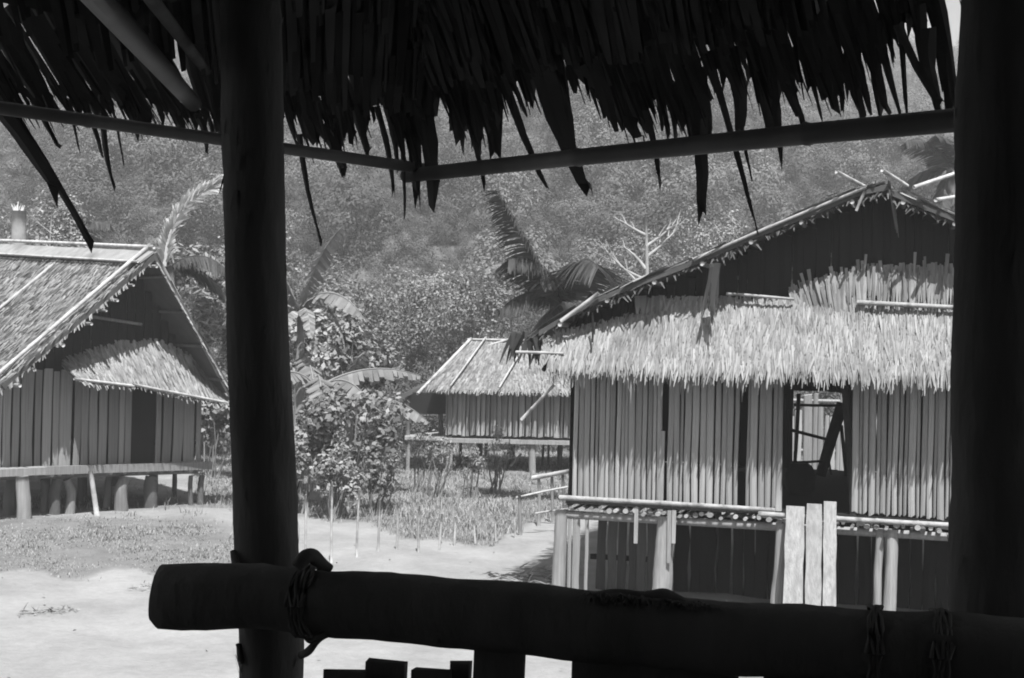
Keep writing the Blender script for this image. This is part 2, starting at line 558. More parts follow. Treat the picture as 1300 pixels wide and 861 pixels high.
# ------------------------------------------------------------------ house frames
class Frame:
    """s runs along the front wall, t outwards from it, z up"""
    def __init__(s, A, ang):
        s.A = Vector(A); s.a = V(math.cos(ang), math.sin(ang), 0); s.n = V(math.sin(ang), -math.cos(ang), 0)
        s.base = V(s.A.x, s.A.y, 0)
    def w(s, u, t, z):
        q = s.base + s.a * u + s.n * t
        return V(q.x, q.y, z)
    def px(s, px, py, t=0.0):
        r = FWD + ((px - 650) / F) * RIGHT + ((430.5 - py) / F) * UP
        k = ((s.base + s.n * t) - EYE).dot(s.n) / r.dot(s.n)
        return EYE + r * k
    def st(s, q):
        d = Vector(q) - s.base
        return d.dot(s.a), d.dot(s.n), q[2]

def slat_mesh(name, m, curve=0.35, n_var=5):
    """unit split-bamboo slats: x -.5...5 wide, y outwards, z 0..1; a few warped variants"""
    out_ = []
    for k in range(n_var):
        pr = [(-0.5, -0.1), (-0.42, curve * 0.45), (0.0 + U(-.1, .1), curve), (0.42, curve * 0.45), (0.5, -0.1)]
        n = len(pr); vs = []; fs = []
        zs = (0, U(0.25, 0.4), U(0.6, 0.75), 1)
        for j, z in enumerate(zs):
            o = U(-0.09, 0.09); w = U(0.86, 1.04); sl = U(-0.1, 0.1) if j == 3 else U(-0.035, 0.035) if j == 0 else 0
            vs += [Vector((x * w + o, y * U(0.8, 1.15), z + sl * 0.12 * x * 2 + (U(-0.012, 0.012) if j in (0, 3) else 0))) for x, y in pr]
        for j in range(3):
            for i in range(n):
                i2 = (i + 1) % n
                fs.append((j * n + i, j * n + i2, (j + 1) * n + i2, (j + 1) * n + i))
        fs += [tuple(reversed(range(n))), tuple(3 * n + i for i in range(n))]
        me = bpy.data.meshes.new(name); me.from_pydata(vs, [], fs); me.materials.append(m)
        out_.append(me)
    return out_
SLAT = slat_mesh('split_bamboo_slat', M['bamboo'])
WPLANK = slat_mesh('wall_plank_shape', M['plank'], 0.12)
DSLAT = slat_mesh('shaded_slat', M['interior'], 0.2)
PSLAT = slat_mesh('pen_slat', M['pen'], 0.2)

def wall_slats(fr, parent, u0, u1, z0f, z1f, w, me=SLAT, t=0.0, name='slat', lean=0.012, tj=0.012):
    u = u0
    while u < u1 - w * 0.3:
        ww = w * U(0.6, 1.4)
        ww = min(ww, u1 - u)
        uc = u + ww / 2
        z0 = z0f(uc) + U(-0.015, 0.01); z1 = z1f(uc) + U(-0.03, 0.05)
        ax = fr.a * ww * (1.12 if me is DSLAT else U(0.84, 0.97)); ay = fr.n * w * (0.95 if me is SLAT else 0.5)
        az = V(0, 0, z1 - z0) + fr.a * U(-lean, lean) * 1.5 + fr.n * U(-lean, lean)
        piece(name, me, parent, fr.w(uc, t + U(-tj, tj), z0), ax, ay, az)
        u += ww

def thatch_rows(mb, p00, p10, p01, p11, rows, per_m, L, w, lift=0.12, ang=0.15, droop=0.15, segs=2, jit=0.06, skew=0.0, drop=1.0):
    """tufts over a quad: p0* upper edge, p1* lower edge (p00 -> p10 runs along the top)"""
    p00, p10, p01, p11 = map(Vector, (p00, p10, p01, p11))
    for r in range(rows):
        v = (r + 0.35) / rows if rows > 1 else 0.0
        a = p00.lerp(p01, v); b = p10.lerp(p11, v)
        n = int((b - a).length * per_m)
        for i in range(n):
            f = (i + random.random()) / n
            q = a.lerp(b, f)
            dn = (p01.lerp(p11, f) - p00.lerp(p10, f)).normalized()
            al = (b - a).normalized()
            nm = al.cross(dn)
            if nm.z < 0:
                nm = -nm
            d = (dn + al * (random.gauss(0, ang) + skew) + nm * U(0.0, lift)).normalized()
            q = q + nm * U(0.0, 0.03) + dn * U(-jit, jit)
            mb.leaf(q, d, al + nm * U(-0.5, 0.5), L * U(0.7, 1.25), w * U(0.6, 1.4), segs, droop * U(0.3, 1.6), 0.3)

def slab(mb, p00, p10, p01, p11, th, nu=10, nv=6, wob=0.02):
    """slightly wavy thick sheet"""
    p00, p10, p01, p11 = map(Vector, (p00, p10, p01, p11))
    nm = (p10 - p00).cross(p01 - p00).normalized()
    if nm.z < 0:
        nm = -nm
    vs = []
    for k in (0, 1):
        for j in range(nv + 1):
            for i in range(nu + 1):
                q = p00.lerp(p10, i / nu).lerp(p01.lerp(p11, i / nu), j / nv)
                vs.append(q + nm * (U(-wob, wob) - k * th))
    n = (nu + 1) * (nv + 1)
    fs = []
    for j in range(nv):
        for i in range(nu):
            a = j * (nu + 1) + i
            fs.append((a, a + 1, a + nu + 2, a + nu + 1)); fs.append((n + a, n + a + nu + 1, n + a + nu + 2, n + a + 1))
    ring = [i for i in range(nu + 1)] + [j * (nu + 1) + nu for j in range(1, nv + 1)] + [nv * (nu + 1) + i for i in range(nu - 1, -1, -1)] + [j * (nu + 1) for j in range(nv - 1, 0, -1)]
    for i in range(len(ring)):
        a = ring[i]; b = ring[(i + 1) % len(ring)]
        fs.append((a, n + a, n + b, b))
    mb.add(vs, fs)

def one(name, fn, m, parent, smooth=False, kind=None):
    mb = MB(); fn(mb)
    return obj(name, mb, m, parent, smooth, kind)

# ------------------------------------------------------------------ near house on the right
A_R = P(724, 634, 18.7); B_R = P(1203, 663, 17.4)
FR = Frame(A_R, math.atan2(B_R.y - A_R.y, B_R.x - A_R.x))
ZF = A_R.z                                  # floor height
WR = 8.3                                    # width of the gable front
def right_house():
    h = thing('stilt_house', 'large thatched bamboo house on stilts at right with shaggy pale eave and open doorway', 'house', FR.w(WR / 2, -3, 0))
    sd = FR.st(FR.px(988, 640))[0]; se = FR.st(FR.px(1078, 640))[0]      # doorway
    s1 = FR.st(FR.px(844, 560))[0]; s2 = FR.st(FR.px(938, 560))[0]; s2b = FR.st(FR.px(947, 560))[0]
    # verge line of the roof, from photograph
    tv = 0.45
    verge = [FR.st(FR.px(x, y, tv)) for x, y in ((684, 420), (720, 398), (762, 376), (812, 356), (860, 338), (910, 318), (960, 295), (1040, 263), (1095, 240), (1128, 234))]
    ridge_s = FR.st(FR.px(1112, 236, tv))[0]; ridge_z = FR.st(FR.px(1112, 236, tv))[2]
    left = [(s, z) for s, _, z in verge]
    right = [(2 * ridge_s - s, z) for s, z in reversed(left[:-1])]
    prof = left + right
    def roof_at(s):
        for (s0, z0), (s1_, z1) in zip(prof, prof[1:]):
            if s0 <= s <= s1_:
                return z0 + (z1 - z0) * (s - s0) / (s1_ - s0)
        return prof[0][1]
    th = 0.07; back = -8.0
    mb = MB()
    top = [FR.w(s, tv, z) for s, z in prof] + [FR.w(s, back, z) for s, z in prof]
    bot = [FR.w(s, tv, z - th) for s, z in prof] + [FR.w(s, back, z - th) for s, z in prof]
    n = len(prof)
    vs = top + bot; fs = []
    for i in range(n - 1):
        fs += [(i, i + 1, n + i + 1, n + i), (2 * n + i, 3 * n + i, 3 * n + i + 1, 2 * n + i + 1),
               (i, 2 * n + i, 2 * n + i + 1, i + 1), (n + i, n + i + 1, 3 * n + i + 1, 3 * n + i)]
    fs += [(0, n, 3 * n, 2 * n), (n - 1, 3 * n - 1, 4 * n - 1, 2 * n - 1)]
    mb.add(vs, fs)
    roof = obj('roof', mb, M['dark_thatch'], h)
    # roof thatch
    mb = MB()
    for i in range(n - 1):
        (s0, z0), (s1_, z1) = prof[i], prof[i + 1]
        if z1 < z0:
            hi, lo = (s0, z0), (s1_, z1)
        else:
            hi, lo = (s1_, z1), (s0, z0)
        thatch_rows(mb, FR.w(hi[0], tv + 0.02, hi[1] + 0.02), FR.w(hi[0], back, hi[1] + 0.02), FR.w(lo[0], tv + 0.02, lo[1] + 0.02), FR.w(lo[0], back, lo[1] + 0.02), 2, 18, 0.5, 0.06, 0.06, 0.2)
    # ragged verge ends pointing at the viewer
    vm = MB()
    for i in range(300):
        s = U(prof[0][0], prof[-1][0]); z = roof_at(s)
        d = FR.n * 0.5 + V(0, 0, -1) * U(0.1, 0.7) + FR.a * U(-0.9, 0.9)
        vm.leaf(FR.w(s, tv - 0.06, z - U(0.03, th)), d, FR.a, U(0.08, 0.2), 0.04, 1, 0.3)
    obj('thatch', mb, M['thatch_old'], roof, kind='stuff')
    obj('verge_leaves', vm, M['dark_thatch'], roof, kind='stuff')  # dark leaves: shade under the verge put into their colour
    # poles of the roof
    def pole(name, a, b, r, m='pale_pole', par=None, nodes=0.0, bend=0.01):
        return one(name, lambda q: q.pole(a, b, r, r * 0.85, 8, bend, nodes), M[m], par or roof, True)
    for a, b in (((1062, 218), (1102, 239)), ((1120, 216), (1152, 236)), ((1160, 238), (1222, 217)), ((1188, 254), (1212, 250))):
        pole('crossed_ridge_pole', FR.px(*a, tv + 0.25), FR.px(*b, tv - 0.3), 0.025, bend=0)
    pole('rafter_end', FR.px(1098, 243, tv + 0.03), FR.px(1087, 268, tv + 0.06), 0.02, 'stilt')
    pole('verge_pole', FR.px(712, 408, tv + 0.06), FR.px(760, 372, tv + 0.06), 0.028)
    pole('verge_pole', FR.px(880, 330, tv + 0.02), FR.px(1100, 238, tv + 0.02), 0.022, 'stilt')
    for i in range(14):
        s = prof[0][0] + 0.3 + i * 0.6
        pole('purlin', FR.w(s, tv + U(-0.02, 0.1), roof_at(s) - th - 0.03), FR.w(s, back + 0.2, roof_at(s) - th - 0.03), 0.03, 'stilt' if i % 3 else 'pale_pole', bend=0.005)
    # gable wall (planks coloured for the overhang's shade), side and back walls
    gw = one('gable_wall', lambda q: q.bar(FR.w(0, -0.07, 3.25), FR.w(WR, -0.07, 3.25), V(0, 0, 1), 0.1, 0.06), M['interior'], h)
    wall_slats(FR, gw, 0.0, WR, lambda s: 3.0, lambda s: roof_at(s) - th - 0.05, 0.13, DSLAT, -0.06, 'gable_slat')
    front = one('front_wall', lambda q: (q.bar(FR.w(0, -0.06, ZF + 0.5), FR.w(sd, -0.06, ZF + 0.5), V(0, 0, 1), 0.05, 0.04),
                                        q.bar(FR.w(se, -0.06, ZF + 0.5), FR.w(WR, -0.06, ZF + 0.5), V(0, 0, 1), 0.05, 0.04),
                                        q.bar(FR.w(0, -0.06, ZF + 1.5), FR.w(sd, -0.06, ZF + 1.5), V(0, 0, 1), 0.05, 0.04),
                                        q.bar(FR.w(se, -0.06, ZF + 1.5), FR.w(WR, -0.06, ZF + 1.5), V(0, 0, 1), 0.05, 0.04)), M['interior'], h)
    zt = lambda s: 3.2
    wall_slats(FR, front, 0.02, s1 - 0.03, lambda s: ZF + 0.03, zt, 0.076, lean=0.02, tj=0.016)
    wall_slats(FR, front, s1 + 0.03, s2, lambda s: ZF + 0.03, zt, 0.076, lean=0.02, tj=0.016)
    wall_slats(FR, front, s2b, sd - 0.02, lambda s: ZF + 0.03, zt, 0.076, lean=0.02, tj=0.016)
    wall_slats(FR, front, se + 0.02, WR, lambda s: ZF + 0.03, zt, 0.076, lean=0.02, tj=0.016)
    one('door_post', lambda q: q.pole(FR.w(sd, -0.03, ZF - 0.02), FR.w(sd - 0.02, -0.03, 3.3), 0.045, 0.04), M['stilt'], h, True)
    one('door_post', lambda q: q.pole(FR.w(se + 0.06, -0.05, ZF - 0.02), FR.w(se - 0.12, -0.05, 3.3), 0.05, 0.05), M['interior'], h, True)
    one('wall_post', lambda q: q.bar(FR.w(s1 - 0.03, 0.03, ZF - 0.15), FR.w(s1 - 0.03, 0.03, ZF + 0.95), FR.a, 0.07, 0.03), M['bamboo'], h)
    # lintel over the door, hidden in the fringe's shade
    one('lintel', lambda q: q.bar(FR.w(sd - 0.1, -0.05, 3.08), FR.w(se + 0.1, -0.05, 3.02), V(0, 0, 1), 0.12, 0.05), M['interior'], h)
    D = 6.5
    FB = Frame(FR.w(0, -D, ZF), math.atan2(FR.a.y, FR.a.x))
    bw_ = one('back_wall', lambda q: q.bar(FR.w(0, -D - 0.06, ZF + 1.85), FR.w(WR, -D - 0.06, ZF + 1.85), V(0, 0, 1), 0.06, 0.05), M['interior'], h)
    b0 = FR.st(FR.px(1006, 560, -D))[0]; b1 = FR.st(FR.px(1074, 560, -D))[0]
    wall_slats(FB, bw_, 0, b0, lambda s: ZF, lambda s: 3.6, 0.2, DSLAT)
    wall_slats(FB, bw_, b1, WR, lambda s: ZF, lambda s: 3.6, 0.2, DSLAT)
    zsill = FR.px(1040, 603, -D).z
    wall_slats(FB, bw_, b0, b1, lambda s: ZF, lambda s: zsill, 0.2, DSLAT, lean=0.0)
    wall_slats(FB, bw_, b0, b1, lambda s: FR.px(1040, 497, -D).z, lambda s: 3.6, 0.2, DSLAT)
    for sx in (0.0, WR):
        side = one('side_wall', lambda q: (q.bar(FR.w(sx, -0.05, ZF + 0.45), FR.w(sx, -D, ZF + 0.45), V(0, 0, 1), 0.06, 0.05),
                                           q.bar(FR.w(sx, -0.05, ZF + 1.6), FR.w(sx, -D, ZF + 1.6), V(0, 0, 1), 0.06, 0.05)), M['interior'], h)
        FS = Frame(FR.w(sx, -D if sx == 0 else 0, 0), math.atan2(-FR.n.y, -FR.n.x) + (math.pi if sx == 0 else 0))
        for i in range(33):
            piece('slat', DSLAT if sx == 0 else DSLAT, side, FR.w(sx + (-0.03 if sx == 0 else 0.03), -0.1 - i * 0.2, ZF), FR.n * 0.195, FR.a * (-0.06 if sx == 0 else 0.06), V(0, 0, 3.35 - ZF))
    # poles seen through the doorway
    for a, b, r, t in (((1014, 500), (1009, 590), 0.03, -3.0), ((1008, 514), (1066, 515), 0.022, -3.1), ((1004, 546), (1050, 558), 0.025, -2.9),
                       ((1006, 587), (1046, 585), 0.02, -3.05), ((1070, 512), (1042, 604), 0.09, -3.3), ((1068, 540), (1074, 605), 0.03, -5.5),
                       ((1052, 585), (1056, 612), 0.02, -5.6), ((996, 500), (994, 585), 0.02, -5.0), ((1001, 520), (999, 590), 0.015, -4.8)):
        one('inner_pole', lambda q: q.pole(FR.px(*a, t), FR.px(*b, t), r, r * 0.9, 8, 0.01), M['interior'], h, True)
    # the platform
    fl = one('floor', lambda q: q.hexa([FR.w(-0.05, 0.05, ZF - 0.05), FR.w(WR, 0.05, ZF - 0.05), FR.w(WR, -D, ZF - 0.05), FR.w(-0.05, -D, ZF - 0.05),
                                       FR.w(-0.05, 0.05, ZF), FR.w(WR, 0.05, ZF), FR.w(WR, -D, ZF), FR.w(-0.05, -D, ZF)]), M['interior'], h)
    sa = FR.st(FR.px(985, 640))[0]
    pole('edge_pole', FR.w(-0.12, 0.12, ZF + 0.03), FR.w(sa, 0.1, ZF + 0.02), 0.034, 'edge', fl, 0.4, 0.025)
    pole('edge_pole', FR.w(sa - 0.2, 0.14, ZF - 0.035), FR.w(WR, 0.14, ZF + 0.0), 0.036, 'edge', fl, 0.45, 0.025)
    me = bpy.data.meshes.new('joist'); q = MB(); q.tube([(0, 0, 0), (0, 0.5, 0), (0, 1, 0)], [0.045, 0.045, 0.04], 8)
    me.from_pydata(q.v, [], q.f); me.materials.append(M['joist'])
    u = -0.05
    while u < WR:
        k = U(0.4, 0.9)
        piece('joist', me, fl, FR.w(u, U(0.04, 0.22), ZF - 0.085 - U(-0.005, 0.04)), FR.a * k, FR.n * -1.6 + FR.a * U(-.1, .1), V(0, 0, k * U(0.6, 1)))
        u += U(0.055, 0.14)
    one('bearer', lambda q: (q.pole(FR.w(-0.15, 0.0, ZF - 0.2), FR.w(WR, 0.0, ZF - 0.2), 0.055, 0.05),
                             q.pole(FR.w(-0.15, -3.0, ZF - 0.2), FR.w(WR, -3.0, ZF - 0.2), 0.055, 0.05),
                             q.pole(FR.w(-0.15, -6.3, ZF - 0.2), FR.w(WR, -6.3, ZF - 0.2), 0.055, 0.05)), M['stilt'], h, True)
    # stilts: the front ones bleached
    def stilt(px0, w, m='pale_plank', t=0.02, lean=0.0):
        s = FR.st(FR.px(px0, 690, t))[0]
        one('stilt', lambda q: q.rough([FR.w(s, t, ZF - 0.14), FR.w(s + lean * 0.3 + U(-.02, .02), t, 0.6), FR.w(s + lean, t, -0.2)], [w / 2 * 0.95, w / 2 * 1.04, w / 2 * 1.12], 12, 0.08, 0.09), M[m], h, True)
    stilt(712, 0.17, lean=-0.03); stilt(846, 0.24, lean=-0.06); stilt(992, 0.15, lean=-0.05)
    stilt(1117, 0.10, t=0.04); stilt(1133, 0.15, lean=-0.03)
    for s in (5.9, 7.2, 8.2):
        one('stilt', lambda q: q.pole(FR.w(s, 0.0, ZF - 0.14), FR.w(s, 0.0, -0.2), 0.09, 0.1, 9), M['pale_plank'], h, True)
    for t in (-3.0, -6.3):
        for s in (0.05, 1.5, 2.8, 4.3, 5.8, 7.2, 8.2):
            one('stilt', lambda q: q.pole(FR.w(s, t, ZF - 0.14), FR.w(s + U(-0.05, 0.05), t, -0.2), 0.09, 0.1, 9), M['stilt'], h, True)
    # planked pen under the floor
    pen = one('pen_wall', lambda q: q.bar(FR.w(0.1, -0.85, 0.45), FR.w(1.25, -0.95, 0.45), V(0, 0, 1), 0.07, 0.04), M['interior'], h)
    for px0, w in ((722, 0.05), (731, 0.10), (744, 0.05)):
        s = FR.st(FR.px(px0, 700, 0.05))[0]
        piece('pen_board', SLAT, pen, FR.w(s, 0.02, -0.1), FR.a * w, FR.n * 0.04, V(0, 0, ZF - 0.12))
    s = 0.27
    while s < 1.15:
        w = U(0.1, 0.17)
        piece('pen_board', PSLAT, pen, FR.w(s, -0.75 - 0.1 * s, -0.1), FR.a * w * 0.93, FR.n * 0.05, V(0, 0, ZF - 0.14 + U(-0.05, 0.0)))
        s += w
    s = 1.3
    while s < WR:
        w = U(0.14, 0.24)
        piece('pen_board', DSLAT, pen, FR.w(s, -1.2 + U(-0.03, 0.03), -0.1), FR.a * w * 0.99, FR.n * 0.05, V(0, 0, ZF - 0.12 + U(-0.04, 0.0)))  # near-black row backing the open underfloor, its shade put into the colour
        s += w
    for px0, py0, py1 in ((808, 648, 690), (850, 648, 715), (856, 648, 690)):
        a = FR.px(px0, py0, 0.16); b = FR.px(px0 - 1, py1, 0.17)
        one('hanging_strip', lambda q: q.bar(a, b, FR.a, 0.05, 0.01), M['pale_plank'], h)
    bk = FR.px(1016, 612, -2.0)
    one('basket', lambda q: q.tube([V(bk.x, bk.y, ZF + 0.01), V(bk.x, bk.y, ZF + 0.12), V(bk.x, bk.y, ZF + 0.3), V(bk.x, bk.y, ZF + 0.42), V(bk.x, bk.y, ZF + 0.46)], [0.15, 0.21, 0.22, 0.16, 0.1], 12), M['interior'], h, True)
    # -------- shaggy eave skirt over the front wall
    sk = MB()
    s_l = FR.st(FR.px(706, 430, 0.3))[0]; s_r = WR + 0.2
    zlo = 3.02; zhi = FR.px(1000, 383, 0.1).z
    skirt = one('eave_skirt', lambda q: (slab(q, FR.w(s_l + 1.35, 0.02, zhi), FR.w(s_r, 0.02, zhi), FR.w(s_l + 1.35, 0.48, zlo + 0.12), FR.w(s_r, 0.48, zlo + 0.12), 0.06),
                                         slab(q, FR.w(s_l, 0.28, zlo + 0.42), FR.w(s_l + 1.35, 0.1, zhi - 0.1), FR.w(s_l, 0.48, zlo + 0.12), FR.w(s_l + 1.35, 0.48, zlo + 0.12), 0.06)), M['thatch_base'], h)
    q = MB()
    thatch_rows(q, FR.w(s_l + 1.3, 0.05, zhi + 0.02), FR.w(s_r, 0.05, zhi + 0.02), FR.w(s_l + 1.3, 0.50, zlo + 0.1), FR.w(s_r, 0.50, zlo + 0.1), 13, 95, 0.24, 0.024, 0.2, 0.17, 0.5, 2, 0.07)
    thatch_rows(q, FR.w(s_l - 0.05, 0.3, zlo + 0.45), FR.w(s_l + 1.4, 0.08, zhi - 0.08), FR.w(s_l - 0.02, 0.50, zlo + 0.12), FR.w(s_l + 1.35, 0.50, zlo + 0.1), 10, 95, 0.24, 0.024, 0.2, 0.17, 0.5, 2, 0.06)
    # bottom fringe with bays of uneven length
    n = 900
    for i in range(n):
        s = s_l + (s_r - s_l) * (i + random.random()) / n
        px0 = pix(*FR.w(s, 0.5, zlo))[0]
        Lf = 0.17 + 0.11 * math.sin(s * 5.1) * math.sin(s * 13) + 0.05 * math.sin(s * 31) + U(-0.09, 0.11) + (U(0.05, 0.16) if random.random() < 0.06 else 0)
        if 985 < px0 < 1075:
            Lf *= 0.45
        if px0 > 1075:
            Lf = 0.16 + U(-0.03, 0.02)
        q.leaf(FR.w(s, 0.47 + U(-0.03, 0.03), zlo + U(0.06, 0.16)), V(0, 0, -1) + FR.n * U(-0.05, 0.2) + FR.a * U(-0.12, 0.12), FR.a, max(0.08, Lf), U(0.018, 0.042), 2, 0.4, 0.15)
    obj('thatch', q, M['thatch'], skirt, kind='stuff')
    # upper, coarser layer towards the right
    q = MB()
    su = FR.st(FR.px(1000, 360, 0.1))[0]
    for row, (z, t, L) in enumerate(((zhi + 0.50, 0.0, 0.36), (zhi + 0.36, 0.06, 0.42), (zhi + 0.40, 0.03, 0.4))):
        n = 260
        for i in range(n):
            s = su + (s_r - su) * (i + random.random()) / n
            k = sm(su - 0.1, su + 1.2, s)
            q.leaf(FR.w(s, t, z - 0.28 * (1 - k) + U(-0.05, 0.12 * (random.random() < 0.3) + 0.03)), V(0, 0, -1) + FR.n * 0.3 + FR.a * (U(-0.1, 0.1) + 0.35 * (1 - k)), FR.a, L * U(0.75, 1.3), U(0.018, 0.05), 3, 0.25, 0.3)
    # a thin ragged top edge to the left of it
    for i in range(190):
        s = s_l + 1.0 + (su - s_l - 0.9) * random.random()
        q.leaf(FR.w(s, 0.05, zhi + U(-0.05, 0.06)), V(0, 0, -1) + FR.n * 0.5 + FR.a * U(-0.15, 0.15), FR.a, U(0.15, 0.3), U(0.03, 0.08), 2, 0.2)
    obj('upper_thatch', q, M['thatch_old'], skirt, kind='stuff')
    pole('batten', FR.px(922, 373, 0.17), FR.px(1008, 380, 0.17), 0.02, 'edge', skirt)
    pole('batten', FR.px(1088, 384, 0.19), FR.px(1300, 395, 0.19), 0.03, 'edge', skirt)
    pole('batten', FR.px(655, 447, 0.45), FR.px(716, 449, 0.5), 0.02, par=skirt)
    pole('batten', FR.px(752, 395, 0.5), FR.px(752, 435, 0.52), 0.015, 'interior', skirt)
    # dead leaf bundle hanging from the verge
    q = MB()
    for i in range(16):
        q.leaf(FR.px(908 + U(-5, 5), 333 + U(0, 8), tv + 0.08), V(0, 0, -1) + FR.a * U(-0.3, 0.12) + FR.n * U(0, 0.15), FR.a, U(0.45, 0.75), 0.05, 3, 0.3, 0.2)
    obj('hanging_leaf_bundle', q, M['palm'], roof)
    # dark sprays at the left corner of the eave
    q = MB()
    for i in range(26):
        q.leaf(FR.px(U(648, 690), U(420, 432), 0.3 + U(-0.3, 0.1)), V(U(-0.6, 0.5), 0, -1), V(1, 0.4, 0), U(0.2, 0.45), 0.06, 3, 0.4, 0.2)
    obj('hanging_leaf_bundle', q, M['palm'], roof)
    pole('rafter_end', FR.px(690, 470, -0.2), FR.px(752, 372, 0.4), 0.03, 'interior')
    return h
right_house()

# planks leaning against the sill
for a, b, w, lab in ((1010, 1006, 0.23, 'pale plank leaning on the right house sill, leftmost of three'),
                     (1034, 1032, 0.19, 'pale plank leaning on the right house sill, middle of three'),
                     (1054, 1053, 0.155, 'pale plank leaning on the right house sill, right of three')):
    p0 = FR.px(b, 790, 0.62); p0.z = -0.02
    p1 = FR.px(a, {1010: 643, 1034: 640, 1054: 637}[a], 0.19)
    m_ = MB()
    for k in range(6):      # hand-split board: width wanders along its length
        wa, wb = w * (1 + 0.06 * math.sin(k * 2.3 + a)), w * (1 + 0.06 * math.sin((k + 1) * 2.3 + a))
        A_, B_ = p0.lerp(p1, k / 6), p0.lerp(p1, (k + 1) / 6)
        n_ = (p1 - p0).normalized().cross(FR.a).normalized() * 0.022
        m_.hexa([A_ - FR.a * wa / 2 - n_, A_ + FR.a * wa / 2 - n_, A_ + FR.a * wa / 2 + n_, A_ - FR.a * wa / 2 + n_, B_ - FR.a * wb / 2 - n_, B_ + FR.a * wb / 2 - n_, B_ + FR.a * wb / 2 + n_, B_ - FR.a * wb / 2 + n_])
    o = obj('leaning_plank', m_, M['pale_plank'])
    tag(o, lab, 'plank', 'planks at the doorway of the right house')
    import bmesh
    bm = bmesh.new(); bm.from_mesh(o.data); bmesh.ops.remove_doubles(bm, verts=bm.verts, dist=0.001)
    inner = [f for f in bm.faces if all(len(e.link_faces) > 2 for e in f.edges)]
    bmesh.ops.delete(bm, geom=inner, context='FACES_ONLY'); bm.to_mesh(o.data); bm.free()

# pale screen of another hut seen through the doorway
def back_screen():
    o0 = P(1040, 560, 34); o0.z = 0
    t = thing('bamboo_screen', 'sunlit pale bamboo screen seen through the open doorway', 'screen', o0)
    fr = Frame(V(o0.x - 2.2, o0.y, 0), 0.05)
    fm = one('frame', lambda q: (q.pole(fr.w(0, -0.05, 0.9), fr.w(4.4, -0.05, 0.9), 0.04), q.pole(fr.w(0, -0.05, 2.1), fr.w(4.4, -0.05, 2.1), 0.04),
                                 q.pole(fr.w(0.1, -0.06, 0), fr.w(0.1, -0.06, 2.4), 0.05), q.pole(fr.w(4.3, -0.06, 0), fr.w(4.3, -0.06, 2.4), 0.05)), M['stilt'], t, True)
    wall_slats(fr, t, 0, 4.4, lambda s: 0.02, lambda s: 2.0 + 0.3 * math.sin(s * 7), 0.17)
back_screen()

